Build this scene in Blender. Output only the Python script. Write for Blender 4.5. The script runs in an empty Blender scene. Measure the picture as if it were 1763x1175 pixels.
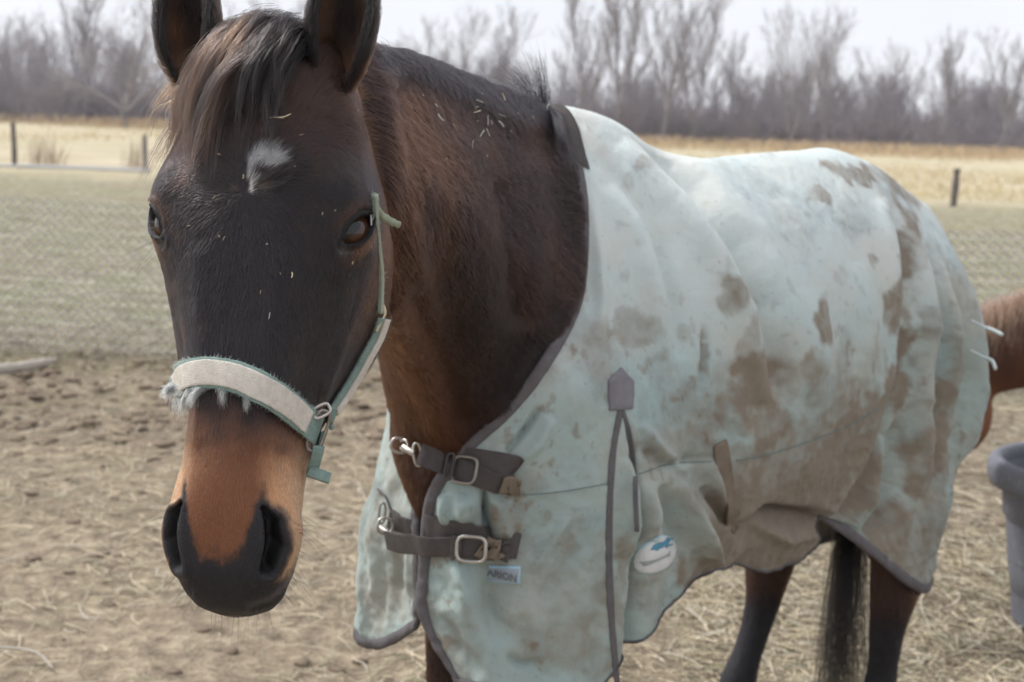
import bpy, bmesh, math, random
import numpy as np
from mathutils import Vector, Matrix
from mathutils.bvhtree import BVHTree

FUR = True
random.seed(7); RNG = np.random.default_rng(7)
SC = bpy.context.scene
COL = SC.collection

# ------------------------------------------------------------------ camera
FPX = 2448.0; CX, CY = 881.5, 587.5
PITCH = math.radians(8.87); ROLL = math.radians(1.95); CAMH = 1.48
FW = np.array([0, math.cos(PITCH), -math.sin(PITCH)])
UP0 = np.array([0, math.sin(PITCH), math.cos(PITCH)])
RT = math.cos(ROLL) * np.array([1., 0, 0]) + math.sin(ROLL) * UP0
UP = -math.sin(ROLL) * np.array([1., 0, 0]) + math.cos(ROLL) * UP0
CAMP = np.array([0, 0, CAMH])
cam_d = bpy.data.cameras.new('camera'); cam = bpy.data.objects.new('camera', cam_d); COL.objects.link(cam)
cam_d.sensor_width = 36; cam_d.lens = 36 * FPX / 1763.0
cam_d.clip_start = 0.05; cam_d.clip_end = 3000
M = Matrix(((RT[0], UP[0], -FW[0], CAMP[0]), (RT[1], UP[1], -FW[1], CAMP[1]), (RT[2], UP[2], -FW[2], CAMP[2]), (0, 0, 0, 1)))
cam.matrix_world = M
cam_d.dof.use_dof = True; cam_d.dof.focus_distance = 1.42; cam_d.dof.aperture_fstop = 8.5
SC.camera = cam

# ------------------------------------------------------------------ light: overcast day
SUN_EL, SUN_AZ = math.radians(52), math.radians(-70)
world = bpy.data.worlds.new('World'); SC.world = world; world.use_nodes = True
wn = world.node_tree.nodes; wl = world.node_tree.links; wn.clear()
sky = wn.new('ShaderNodeTexSky'); sky.sky_type = 'NISHITA'; sky.sun_disc = False
sky.sun_elevation = SUN_EL; sky.sun_rotation = SUN_AZ
sky.air_density = 1.0; sky.dust_density = 1.0; sky.ozone_density = 1.0
hs = wn.new('ShaderNodeHueSaturation'); hs.inputs['Saturation'].default_value = 0.30
# a closed cloud layer in front of the clear sky
cn = wn.new('ShaderNodeTexNoise'); cn.inputs['Scale'].default_value = 2.2; cn.inputs['Detail'].default_value = 5
cr_ = wn.new('ShaderNodeValToRGB'); cr_.color_ramp.elements[0].position = .3; cr_.color_ramp.elements[0].color = (4.9, 5.05, 5.5, 1); cr_.color_ramp.elements[1].position = .7; cr_.color_ramp.elements[1].color = (5.9, 6.0, 6.35, 1)
mx = wn.new('ShaderNodeMix'); mx.data_type = 'RGBA'; mx.inputs[0].default_value = .80
bg = wn.new('ShaderNodeBackground'); bg.inputs['Strength'].default_value = 0.08
wo = wn.new('ShaderNodeOutputWorld')
wl.new(sky.outputs[0], hs.inputs['Color']); wl.new(cn.outputs['Fac'], cr_.inputs[0]); wl.new(hs.outputs[0], mx.inputs[6]); wl.new(cr_.outputs[0], mx.inputs[7]); wl.new(mx.outputs[2], bg.inputs['Color']); wl.new(bg.outputs[0], wo.inputs['Surface'])
sd = bpy.data.lights.new('sun', 'SUN'); sun = bpy.data.objects.new('sun', sd); COL.objects.link(sun)
sd.energy = 1.5; sd.angle = math.radians(13); sd.color = (1, 0.98, 0.95)
# sky sun_rotation turns clockwise from +Y; the lamp shines along -Z of its own frame
sdir = Vector((math.sin(SUN_AZ) * math.cos(SUN_EL), math.cos(SUN_AZ) * math.cos(SUN_EL), math.sin(SUN_EL)))
sun.rotation_euler = sdir.to_track_quat('Z', 'Y').to_euler()
SC.view_settings.view_transform = 'Standard'; SC.view_settings.look = 'None'
SC.view_settings.exposure = 1.25; SC.view_settings.gamma = 1
SC.render.engine = 'CYCLES'
cy = SC.cycles
cy.max_bounces = 6; cy.diffuse_bounces = 3; cy.glossy_bounces = 3; cy.transmission_bounces = 3; cy.transparent_max_bounces = 6
cy.caustics_reflective = False; cy.caustics_refractive = False
cy.use_denoising = True; cy.denoiser = 'OPENIMAGEDENOISE'; cy.denoising_input_passes = 'RGB_ALBEDO_NORMAL'; cy.denoising_prefilter = 'ACCURATE'
SC.cycles_curves.shape = 'RIBBONS'; SC.cycles_curves.subdivisions = 2

# ------------------------------------------------------------------ small helpers
def ray(px, py):
    return FW + RT * (px - CX) / FPX + UP * (CY - py) / FPX
def at(px, py, d):
    return CAMP + ray(px, py) * d
def proj(P):
    D = np.asarray(P, float) - CAMP
    z = D @ FW
    return CX + FPX * (D @ RT) / z, CY - FPX * (D @ UP) / z, z
def ground_at(px, py, z=0.0):
    r = ray(px, py); return CAMP + r * ((z - CAMH) / r[2])
def sst(a, b, x):
    t = np.clip((x - a) / (b - a), 0, 1); return t * t * (3 - 2 * t)
def _hash(ix, iy, iz, seed):
    h = (ix.astype(np.int64) * 374761393 + iy.astype(np.int64) * 668265263 + iz.astype(np.int64) * 2147483647 + seed * 1274126177) & 0xffffffff
    h = ((h ^ (h >> 13)) * 1274126177) & 0xffffffff
    h = ((h ^ (h >> 16)) * 2246822519) & 0xffffffff
    return ((h ^ (h >> 15)) & 0xffffff) / float(0xffffff)
def vnoise(P, seed=0):
    P = np.asarray(P, float); f = np.floor(P); t = P - f; t = t * t * (3 - 2 * t); i = f.astype(np.int64)
    out = 0
    for dx in (0, 1):
        for dy in (0, 1):
            for dz in (0, 1):
                w = (t[:, 0] if dx else 1 - t[:, 0]) * (t[:, 1] if dy else 1 - t[:, 1]) * (t[:, 2] if dz else 1 - t[:, 2])
                out = out + w * _hash(i[:, 0] + dx, i[:, 1] + dy, i[:, 2] + dz, seed)
    return out
def fbm(P, scale, oct=4, seed=0):
    P = np.asarray(P, float) * scale; a = 0.5; s = 0; n = 0
    for k in range(oct):
        s = s + a * vnoise(P + 17.3 * k, seed + k); n += a; a *= .5; P = P * 2.03
    return s / n
def pchip(xk, Yk, x):
    """smooth monotone-ish interpolation; Yk (n, ...)"""
    xk = np.asarray(xk, float); Yk = np.asarray(Yk, float); x = np.asarray(x, float)
    h = np.diff(xk); sh = (-1,) + (1,) * (Yk.ndim - 1)
    d = np.diff(Yk, axis=0) / h.reshape(sh)
    m = np.zeros_like(Yk); m[0] = d[0]; m[-1] = d[-1]
    for k in range(1, len(xk) - 1):
        w = h[k - 1] / (h[k - 1] + h[k]); m[k] = d[k - 1] * (1 - w) + d[k] * w
    i = np.clip(np.searchsorted(xk, x) - 1, 0, len(xk) - 2)
    t = ((x - xk[i]) / h[i]).reshape(sh); hh = h[i].reshape(sh)
    return (2*t**3-3*t**2+1)*Yk[i] + (t**3-2*t**2+t)*hh*m[i] + (-2*t**3+3*t**2)*Yk[i+1] + (t**3-t**2)*hh*m[i+1]
def spline(P, n):
    P = np.asarray(P, float); d = np.r_[0, np.cumsum(np.maximum(1e-6, np.linalg.norm(np.diff(P, axis=0), axis=1)))]
    return pchip(d, P, np.linspace(0, d[-1], n))
def nrm(v):
    v = np.asarray(v, float); return v / np.maximum(1e-9, np.linalg.norm(v, axis=-1, keepdims=True))

def mesh_from(name, V, Q=None, T=None):
    me = bpy.data.meshes.new(name); V = np.asarray(V, np.float32).reshape(-1, 3)
    me.vertices.add(len(V)); me.vertices.foreach_set('co', V.ravel())
    parts = []; tot = []
    if Q is not None and len(Q): parts.append(np.asarray(Q, np.int32).ravel()); tot.append(np.full(len(Q), 4, np.int32))
    if T is not None and len(T): parts.append(np.asarray(T, np.int32).ravel()); tot.append(np.full(len(T), 3, np.int32))
    idx = np.concatenate(parts); tot = np.concatenate(tot)
    me.loops.add(len(idx)); me.loops.foreach_set('vertex_index', idx)
    me.polygons.add(len(tot)); st = np.r_[0, np.cumsum(tot)[:-1]].astype(np.int32)
    me.polygons.foreach_set('loop_start', st); me.polygons.foreach_set('loop_total', tot)
    me.polygons.foreach_set('use_smooth', np.ones(len(tot), bool))
    me.update(); me.validate()
    return me
def link(name, me, mat=None, parent=None):
    o = bpy.data.objects.new(name, me); COL.objects.link(o)
    if mat is not None: me.materials.append(mat)
    if parent is not None: o.parent = parent
    return o
def mobj(name, V, Q=None, T=None, mat=None, parent=None, attrs=None):
    me = mesh_from(name, V, Q, T)
    for k, a in (attrs or {}).items(): set_attr(me, k, a)
    return link(name, me, mat, parent)
def set_attr(me, k, a):
    a = np.asarray(a, np.float32)
    if a.ndim == 1:
        at_ = me.attributes.new(k, 'FLOAT', 'POINT'); at_.data.foreach_set('value', a)
    elif a.shape[1] == 3:
        at_ = me.attributes.new(k, 'FLOAT_VECTOR', 'POINT'); at_.data.foreach_set('vector', a.ravel())
    else:
        at_ = me.attributes.new(k, 'FLOAT_COLOR', 'POINT'); at_.data.foreach_set('color', a.ravel())
def tag(o, label=None, cat=None, group=None, kind=None):
    if label: o['label'] = label
    if cat: o['category'] = cat
    if group: o['group'] = group
    if kind: o['kind'] = kind
    return o
def thing(name, label, cat, loc=(0, 0, 0), group=None):
    o = bpy.data.objects.new(name, None); COL.objects.link(o); o.location = loc; o.empty_display_size = .1
    return tag(o, label, cat, group)
def grid_quads(n, m, close_j=False, off=0):
    i, j = np.meshgrid(np.arange(n - 1), np.arange(m if close_j else m - 1), indexing='ij')
    a = i * m + j; b = i * m + (j + 1) % m
    return np.stack([a, b, b + m, a + m], -1).reshape(-1, 4) + off
def tube(P, R, k=10, cap=True):
    """tapering tube along points P with radii R (scalar per point or (n,2))"""
    P = np.asarray(P, float); n = len(P); R = np.broadcast_to(np.asarray(R, float).reshape(-1, 1) if np.ndim(R) <= 1 else R, (n, 1) if np.ndim(R) <= 1 else np.shape(R))
    if R.shape[1] == 1: R = np.repeat(R, 2, 1)
    T = nrm(np.gradient(P, axis=0)); u = np.cross(T[0], [0.31, 0.2, 0.93]); u = nrm(u)
    V = []; a = np.linspace(0, 2 * np.pi, k, endpoint=False)
    for i in range(n):
        u = nrm(u - T[i] * (u @ T[i])); w = np.cross(T[i], u)
        V.append(P[i] + np.outer(np.cos(a) * R[i, 0], u) + np.outer(np.sin(a) * R[i, 1], w))
    V = np.concatenate(V); Q = grid_quads(n, k, True); Tr = []
    if cap:
        V = np.vstack([V, P[0], P[-1]]); c0, c1 = n * k, n * k + 1
        for j in range(k):
            Tr.append((c0, (j + 1) % k, j)); Tr.append((c1, (n - 1) * k + j, (n - 1) * k + (j + 1) % k))
    return V, Q, np.array(Tr, int).reshape(-1, 3)
class MB:
    """collects pieces into one mesh"""
    def __init__(s): s.V = []; s.Q = []; s.T = []; s.n = 0
    def add(s, V, Q=None, T=None):
        V = np.asarray(V, float).reshape(-1, 3); s.V.append(V)
        if Q is not None and len(Q): s.Q.append(np.asarray(Q) + s.n)
        if T is not None and len(T): s.T.append(np.asarray(T) + s.n)
        s.n += len(V)
    def data(s):
        return np.vstack(s.V), (np.vstack(s.Q) if s.Q else None), (np.vstack(s.T) if s.T else None)
    def obj(s, name, mat, parent=None, attrs=None):
        return mobj(name, *s.data(), mat=mat, parent=parent, attrs=attrs)
def seg_tubes(P0, P1, R0, R1, k=3):
    """many independent tapering prisms, vectorised"""
    P0 = np.asarray(P0, float); P1 = np.asarray(P1, float); n = len(P0)
    T = nrm(P1 - P0); ref = np.where(np.abs(T[:, 2:3]) < .9, [[0, 0, 1.]], [[1., 0, 0]])
    u = nrm(np.cross(T, ref)); w = np.cross(T, u); V = np.zeros((n, 2, k, 3))
    for j in range(k):
        a = 2 * np.pi * j / k; d = math.cos(a) * u + math.sin(a) * w
        V[:, 0, j] = P0 + d * np.asarray(R0)[:, None]; V[:, 1, j] = P1 + d * np.asarray(R1)[:, None]
    b = (np.arange(n) * 2 * k)[:, None]; Q = []
    for j in range(k):
        Q.append(np.concatenate([b + j, b + (j + 1) % k, b + k + (j + 1) % k, b + k + j], 1))
    return V.reshape(-1, 3), np.stack(Q, 1).reshape(-1, 4)
def hair_obj(name, strands, radius, mat, parent=None, tip=.25, col=None):
    """strands (N, K, 3) -> one Curves object"""
    S = np.asarray(strands, np.float32); N, K = S.shape[:2]
    hc = bpy.data.hair_curves.new(name); hc.add_curves([K] * N)
    hc.position_data.foreach_set('vector', S.ravel())
    ra = hc.attributes.get('radius') or hc.attributes.new('radius', 'FLOAT', 'POINT')
    rad = np.broadcast_to(np.asarray(radius, np.float32).reshape(-1, 1), (N, 1)) * (1 - (1 - tip) * np.linspace(0, 1, K) ** 2)[None]
    ra.data.foreach_set('value', rad.astype(np.float32).ravel())
    if col is not None:
        ca = hc.attributes.new('Col', 'FLOAT_COLOR', 'POINT')
        c = np.ones((N, K, 4), np.float32); c[:, :, :3] = col if np.ndim(col) == 3 else np.asarray(col)[:, None, :]
        ca.data.foreach_set('color', c.ravel())
    hc.materials.append(mat)
    o = bpy.data.objects.new(name, hc); COL.objects.link(o)
    if parent is not None: o.parent = parent
    return o

# ------------------------------------------------------------------ material helpers
class NT:
    def __init__(s, name):
        s.m = bpy.data.materials.new(name); s.m.use_nodes = True; s.t = s.m.node_tree; s.t.nodes.clear()
        s.out = s.n('ShaderNodeOutputMaterial')
    def n(s, typ, **kw):
        nd = s.t.nodes.new(typ)
        for k, v in kw.items(): setattr(nd, k, v)
        return nd
    def l(s, a, b): s.t.links.new(a, b)
    def put(s, sock, v):
        if isinstance(v, bpy.types.NodeSocket): s.l(v, sock)
        else: sock.default_value = v
    def attr(s, name, out='Color'):
        a = s.n('ShaderNodeAttribute', attribute_name=name); return a.outputs[out]
    def noise(s, scale, detail=4, rough=.55, vec=None, out='Fac', dist=0):
        a = s.n('ShaderNodeTexNoise'); a.inputs['Scale'].default_value = scale; a.inputs['Detail'].default_value = detail
        a.inputs['Roughness'].default_value = rough; a.inputs['Distortion'].default_value = dist
        s.l(vec if vec is not None else s.pos(), a.inputs['Vector']); return a.outputs[out]
    def pos(s):
        return s.n('ShaderNodeNewGeometry').outputs['Position']
    def math(s, op, a, b=0.5, c=None, clamp=False):
        m_ = s.n('ShaderNodeMath', operation=op); m_.use_clamp = clamp; s.put(m_.inputs[0], a); s.put(m_.inputs[1], b)
        if c is not None: s.put(m_.inputs[2], c)
        return m_.outputs[0]
    def ramp(s, f, stops):
        r = s.n('ShaderNodeValToRGB'); e = r.color_ramp.elements
        while len(e) < len(stops): e.new(.5)
        for k, (p_, c) in enumerate(stops):
            e[k].position = p_; e[k].color = c if len(c) == 4 else (*c, 1)
        s.put(r.inputs[0], f); return r.outputs[0]
    def mix(s, f, a, b, mode='MIX'):
        m_ = s.n('ShaderNodeMix', data_type='RGBA', blend_type=mode); s.put(m_.inputs[0], f)
        s.put(m_.inputs[6], a if not isinstance(a, tuple) or len(a) == 4 else (*a, 1)); s.put(m_.inputs[7], b if not isinstance(b, tuple) or len(b) == 4 else (*b, 1))
        return m_.outputs[2]
    def mr(s, f, a, b, c=0, d=1):
        m_ = s.n('ShaderNodeMapRange'); s.put(m_.inputs[0], f)
        for k, v in zip((1, 2, 3, 4), (a, b, c, d)): m_.inputs[k].default_value = v
        return m_.outputs[0]
    def bump(s, h, strength=.3, dist=.01, base=None):
        b = s.n('ShaderNodeBump'); b.inputs['Strength'].default_value = strength; b.inputs['Distance'].default_value = dist
        s.l(h, b.inputs['Height'])
        if base is not None: s.l(base, b.inputs['Normal'])
        return b.outputs[0]
    def pbsdf(s, col, rough=.8, spec=.3, metal=0., normal=None, sheen=0., coat=0.):
        p_ = s.n('ShaderNodeBsdfPrincipled')
        s.put(p_.inputs['Base Color'], col if not isinstance(col, tuple) or len(col) == 4 else (*col, 1)); s.put(p_.inputs['Roughness'], rough)
        p_.inputs['Specular IOR Level'].default_value = spec; p_.inputs['Metallic'].default_value = metal
        p_.inputs['Sheen Weight'].default_value = sheen; p_.inputs['Coat Weight'].default_value = coat
        if normal is not None: s.l(normal, p_.inputs['Normal'])
        s.l(p_.outputs[0], s.out.inputs['Surface']); return p_
    def hair(s, col, rough=.35, radial=.5, coat=0.):
        h = s.n('ShaderNodeBsdfHairPrincipled'); h.parametrization = 'COLOR'
        s.put(h.inputs['Color'], col if not isinstance(col, tuple) or len(col) == 4 else (*col, 1))
        h.inputs['Roughness'].default_value = rough; h.inputs['Radial Roughness'].default_value = radial
        h.inputs['IOR'].default_value = 1.42
        s.l(h.outputs[0], s.out.inputs['Surface']); return h
def simple_mat(name, col, rough=.7, spec=.3, metal=0., var=.15, scale=30., bump=.2, dist=.003):
    t = NT(name); f = t.noise(scale, 5)
    c = t.mix(f, tuple(x * (1 - var) for x in col), tuple(min(1, x * (1 + var)) for x in col))
    f2 = t.noise(scale * 6, 3)
    t.pbsdf(c, t.mr(f2, .3, .7, max(0, rough - .1), min(1, rough + .1)), spec, metal, t.bump(f2, bump, dist)); return t.m
def col4(v):
    v = np.asarray(v, float); return np.concatenate([v, np.ones(v.shape[:-1] + (1,))], -1)
def srgb(r, g, b):
    f = lambda c: c / 12.92 if c <= .04045 else ((c + .055) / 1.055) ** 2.4
    return (f(r / 255), f(g / 255), f(b / 255))
# ================================================================== SETTING
def ground_height(x, y):
    P = np.stack([x, y, np.zeros_like(x)], -1); d = np.hypot(x, y)
    h = (fbm(P, .5, 3, 61) - .5) * .10 * sst(3, 9, d) + (fbm(P, 3.2, 4, 63) - .5) * .05 * sst(40, 12, d) + (fbm(P, 14, 3, 65) - .5) * .026 * sst(16, 8, d)
    cl = sst(6.0, 6.8, y) * sst(8.6, 7.6, y) * sst(1.0, -.6, x)
    h = h + cl * (np.abs(fbm(P, 7, 3, 67) - .5) * .16 - .02)
    return h
def make_ground():
    n, m = 430, 620; r = 3.2 * (300 / 3.2) ** np.linspace(0, 1, n); a = np.radians(np.r_[np.linspace(-180, -66, 40, endpoint=False), np.linspace(-66, 66, 540, endpoint=False), np.linspace(66, 180, 40, endpoint=False)])
    R_, A_ = np.meshgrid(r, a, indexing='ij'); x = R_ * np.sin(A_); y = R_ * np.cos(A_) - 4.0
    z = ground_height(x.ravel(), y.ravel()).reshape(x.shape)
    V = np.vstack([np.stack([x, y, z], -1).reshape(-1, 3), [[0, -4, 0]]]); Q = grid_quads(n, m, True)[:, ::-1]; Tc = np.array([(n * m, (j + 1) % m, j) for j in range(m)])
    t = NT('field_ground'); p_ = t.pos(); sx = t.n('ShaderNodeSeparateXYZ'); t.l(p_, sx.inputs[0]); X_, Y_ = sx.outputs[0], sx.outputs[1]
    wob = t.math('MULTIPLY', t.math('SUBTRACT', t.noise(.9, 5), .5), 6.5); yy = t.math('ADD', Y_, wob)
    n1 = t.noise(2.2, 6, .6); n2 = t.noise(14, 6, .65); n3 = t.noise(70, 4, .6)
    near = t.ramp(n2, [(.28, (.13, .10, .072)), (.42, (.255, .20, .145)), (.56, (.39, .315, .225)), (.72, (.60, .51, .375))])
    near = t.mix(t.mr(n1, .5, .75), near, (.27, .21, .15))
    near = t.mix(t.math('MULTIPLY', t.mr(n3, .5, .7), .5), near, (.55, .47, .34))
    clod = t.ramp(n2, [(.3, (.13, .098, .075)), (.5, (.225, .17, .125)), (.72, (.36, .29, .21))])
    fac = t.math('MULTIPLY', t.mr(yy, 5.6, 6.6), t.mr(X_, 1.5, -1.0)); near = t.mix(t.math('MULTIPLY', fac, .6), near, clod)
    rt_ = t.math('MULTIPLY', t.mr(X_, .4, 1.2), .55); near = t.mix(rt_, near, t.ramp(n2, [(.3, (.09, .072, .055)), (.5, (.215, .175, .13)), (.7, (.42, .36, .27))]))
    mid = t.ramp(n2, [(.28, (.15, .13, .09)), (.44, (.28, .25, .175)), (.58, (.41, .365, .27)), (.72, (.60, .55, .43))])
    mid = t.mix(t.mr(n1, .42, .62), mid, t.ramp(n2, [(.3, (.19, .195, .10)), (.55, (.31, .305, .175)), (.75, (.42, .40, .26))]))
    g3 = t.noise(.5, 3); mid = t.mix(t.math('MULTIPLY', t.mr(g3, .5, .65), .5), mid, (.33, .26, .19))
    n5 = t.noise(4.5, 5, .6); mid = t.mix(t.math('MULTIPLY', t.mr(n5, .52, .64), .75), mid, (.20, .165, .12)); mid = t.mix(t.math('MULTIPLY', t.mr(n5, .46, .36), .6), mid, (.56, .52, .40))
    far = t.ramp(t.noise(.35, 5), [(.3, (.47, .395, .265)), (.5, (.55, .475, .33)), (.7, (.63, .555, .41))])
    far = t.mix(t.math('MULTIPLY', t.mr(t.noise(.12, 3), .45, .65), .5), far, (.42, .40, .23))
    c = t.mix(t.mr(yy, 6.6, 10.4), near, mid); c = t.mix(t.mr(yy, 27.5, 32.0), c, far); c = t.mix(t.mr(Y_, 92, 118), c, (.30, .22, .15))
    b = t.bump(n3, .5, .02, t.bump(n2, .9, .07)); t.pbsdf(c, .95, .15, normal=b)
    g = mobj('ground', V, Q, Tc, mat=t.m); tag(g, kind='structure'); return g
make_ground()
ST = NT('straw_stalk'); ST.pbsdf(ST.attr('Col'), .7, .3); ST = ST.m
def scatter_straw():
    N = 80000; y = 2.2 + 7.0 * RNG.random(N) ** 1.25; x = (RNG.random(N) - .5) * 2 * (1.6 + y * .52) + .2
    rgt = RNG.random(N) < .30; x = np.where(rgt, RNG.uniform(.5, 3.2, N), x); y = np.where(rgt, RNG.uniform(2.6, 5.2, N), y)
    keep = rgt | (fbm(np.stack([x, y, 0 * x], -1), 1.1, 3, 71) + RNG.normal(0, .08, N) > .38); x, y = x[keep], y[keep]; N = len(x)
    z = ground_height(x, y); le = RNG.uniform(.015, .10, N) * np.where(RNG.random(N) < .12, 2.2, 1); th = RNG.uniform(0, 2 * np.pi, N); bend = RNG.normal(0, .16, N)
    u = np.linspace(-.5, .5, 5); S = np.zeros((N, 5, 3)); tilt = RNG.normal(0, .16, N)
    for k, q in enumerate(u):
        t = th + bend * q * 2; S[:, k, 0] = x + np.cos(t) * le * q; S[:, k, 1] = y + np.sin(t) * le * q; S[:, k, 2] = z + .004 + RNG.random(N) * .001 + np.abs(tilt) * le * (.5 + q * np.sign(tilt)) + .012 * le * 8 * (q + .5) * (.5 - q)
    b = RNG.random(N); base = np.array([[.74, .64, .46]]) * (.35 + .85 * b[:, None]); base[RNG.random(N) < .30] *= [.42, .40, .39]; base[RNG.random(N) < .12] = [.66, .62, .52]
    base[RNG.random(N) < .08] = [.34, .35, .22]
    o = hair_obj('straw', S, RNG.uniform(.0007, .0016, N), ST, None, .8, base); tag(o, kind='stuff')
scatter_straw()
def scatter_turf(name, N, y0, y1, h0, h1, rad, cols, pw=1., seed=5, thr=.42, fs=.6):
    rg = np.random.default_rng(seed); y = y0 + (y1 - y0) * rg.random(N) ** pw; x = (rg.random(N) - .5) * 2 * (1.0 + y * .46)
    k = fbm(np.stack([x, y, 0 * x], -1), fs, 3, seed) + rg.normal(0, .06, N) > thr; x, y = x[k], y[k]; N = len(x); z = ground_height(x, y)
    h = rg.uniform(h0, h1, N); le = np.stack([rg.normal(0, .5, N), rg.normal(0, .5, N)], 1) * h[:, None]; S = np.zeros((N, 4, 3))
    for i, q in enumerate(np.linspace(0, 1, 4)):
        S[:, i, :2] = np.stack([x, y], 1) + le * q ** 1.6; S[:, i, 2] = z - .005 + h * q * (1 - .25 * q)
    cols = np.array(cols); c = cols[rg.integers(0, len(cols), N)] * rg.uniform(.7, 1.25, (N, 1))
    o = hair_obj(name, S, rg.uniform(.6, 1.2, N) * rad, ST, None, .4, c); tag(o, kind='stuff'); return o
def mud_clods():
    bm = bmesh.new(); bmesh.ops.create_icosphere(bm, subdivisions=2, radius=1.); I = np.array([v.co for v in bm.verts]); F = np.array([[v.index for v in f.verts] for f in bm.faces]); bm.free()
    rg = np.random.default_rng(21); mb = MB()
    for k in range(1500):
        if k < 800: x, y = rg.uniform(-4.2, .4), rg.normal(7.2, .7); r = rg.uniform(.01, .04)
        else: y = rg.uniform(3.0, 9.5); x = rg.uniform(-1, 1) * (1 + y * .45); r = rg.uniform(.006, .026)
        s = 1 + .55 * (fbm(I + k * 3.1, 1.6, 3, 5) - .5) * 2; P = I * s[:, None] * r * [rg.uniform(.8, 1.5), rg.uniform(.8, 1.3), rg.uniform(.28, .5)]; z = ground_height(np.array([x]), np.array([y]))[0]; mb.add(P + [x, y, z + r * .15], None, F)
    o = mb.obj('mud_clods', simple_mat('clod_soil', (.20, .155, .115), .95, .1, 0, .4, 9, .8, .01)); tag(o, kind='stuff')
mud_clods()
scatter_turf('grass', 42000, 7.8, 31, .02, .055, .0028, [(.27, .275, .15), (.36, .34, .21), (.47, .42, .30), (.40, .33, .25)], 1.6, 5)
scatter_turf('dry_grass', 26000, 31, 116, .12, .38, .010, [(.60, .48, .27), (.66, .55, .33), (.52, .42, .26)], 1.0, 8, .40, .08)
scatter_turf('tall_dry_grass', 16000, 78, 119, .4, 1.1, .016, [(.52, .38, .22), (.60, .47, .28), (.40, .28, .19)], .6, 9, .45, .06)
GREYW = simple_mat('weathered_wood', (.20, .18, .17), .9, .2, 0, .35, 12, .6, .01); PALEW = simple_mat('pale_weathered_wood', (.42, .38, .33), .9, .2, 0, .25, 12, .6, .01)
DARKW = simple_mat('dark_weathered_wood', (.135, .115, .105), .9, .2, 0, .35, 12, .6, .01)
def fence_post(px, yb, yt, lean, label, mat, r=.062):
    b = ground_at(px, yb); d = (b - CAMP) @ FW; t = at(px + lean, yt, d); P = spline(np.array([b - HZ0 * .15, b * .6 + t * .4 + np.array([.01, 0, 0]), t]), 14)
    V, Q, T = tube(P, np.linspace(r * 1.05, r * .92, 14) * (1 + .08 * RNG.normal(0, 1, 14)), 12); o = mobj('fence_post', V, Q, T, mat); return tag(o, label, 'fence post', 'old wooden posts of the far fence')
HZ0 = np.array([0, 0, 1.])
fence_post(25, 287, 212, -3, 'dark wooden fence post nearest the left edge of the photo', DARKW); fence_post(249, 293, 232, 0, 'grey wooden fence post just left of the horse head', GREYW)
fence_post(1640, 357, 291, 8, 'leaning dark fence post in the yellow field beyond the horse rump', DARKW, .07)
def rail():
    a = ground_at(-420, 277, .10); b = ground_at(120, 289, .09); c = ground_at(258, 294, .10); V, Q, T = tube(spline(np.array([a, b, c]), 30), .045 + .004 * RNG.normal(0, 1, 30), 10)
    o = mobj('fence_rail', V, Q, T, simple_mat('pale_rail', (.50, .50, .52), .8, .3)); tag(o, 'pale low rail lying along the foot of the far fence posts', 'rail')
rail()
def log():
    a = ground_at(-70, 643, .05); b = ground_at(40, 632, .055); c = ground_at(96, 620, .05); V, Q, T = tube(spline(np.array([a, b, c]), 24), np.interp(np.arange(24), [0, 16, 23], [.036, .030, .012]) * (1 + .08 * RNG.normal(0, 1, 24)), 12)
    o = mobj('fallen_branch', V, Q, T, PALEW); tag(o, 'bare pale grey fallen branch lying at the left edge of the mud', 'branch')
log()
def twig():
    a = ground_at(-40, 1112, .01); b = ground_at(70, 1128, .03); c = ground_at(92, 1152, .02)
    V, Q, T = tube(spline(np.array([a, b, c]), 16), np.linspace(.005, .003, 16), 8); o = mobj('twig', V, Q, T, PALEW); tag(o, 'thin pale twig on the straw in the bottom left corner', 'twig')
twig()
def mesh_fence():
    f = thing('wire_mesh_fence', 'low chain link fence stretched across the paddock behind the horse', 'fence', (0, 8.3, 0))
    s = .062; W = 13.0; H0 = .95; n = int(W / s); k = int(H0 / s) * 2; P0 = []; P1 = []
    for i in range(n):
        x0 = -W / 2 + i * s
        for j in range(k):
            a = x0 + (s * .5 if j % 2 else -s * .5) * 1.02; b = x0 + (-s * .5 if j % 2 else s * .5) * 1.02
            P0.append((a, 0, .01 + j * s * .5)); P1.append((b, 0, .01 + (j + 1) * s * .5))
    P0 = np.array(P0); P1 = np.array(P1); wv = lambda P: P + np.stack([0 * P[:, 0], .05 * np.sin(P[:, 0] * 1.3), -.03 * np.abs(np.sin(P[:, 0] * 1.05))], 1)
    P0, P1 = wv(P0) + [0, 8.3, 0], wv(P1) + [0, 8.3, 0]; V, Q = seg_tubes(P0, P1, np.full(len(P0), .0042), np.full(len(P0), .0042), 3)
    wm = simple_mat('galvanised_wire', (.46, .47, .48), .5, .4, .4)
    V2, Q2 = V - [0, 8.3, 0], Q; o = mobj('wire_panel', V2, Q2, None, wm, f)
    for x in (-6.45, .35, 6.45):
        V, Q, T = tube(np.array([[x, 0.05, -.1], [x, .05, .5], [x, .05, 1.0]]), .024, 12); mobj('post', V, Q, T, wm, f)
mesh_fence()
def weed(px, py, label, n, h):
    b = ground_at(px, py); S = []; u = np.linspace(0, 1, 5)[:, None]
    for k in range(n):
        r0 = b + np.array([RNG.normal(0, .16), RNG.normal(0, .12), 0]); e = r0 + np.array([RNG.normal(0, .10), RNG.normal(0, .1), h * RNG.uniform(.5, 1.1)]); S.append(r0 + (e - r0) * u + np.array([.05, 0, 0]) * u ** 2)
    o = hair_obj('dry_weed', S, np.full(n, .004), ST, None, .5, np.tile([.30, .215, .15], (n, 1))); tag(o, label, 'weed', 'dry weeds along the far fence')
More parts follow.
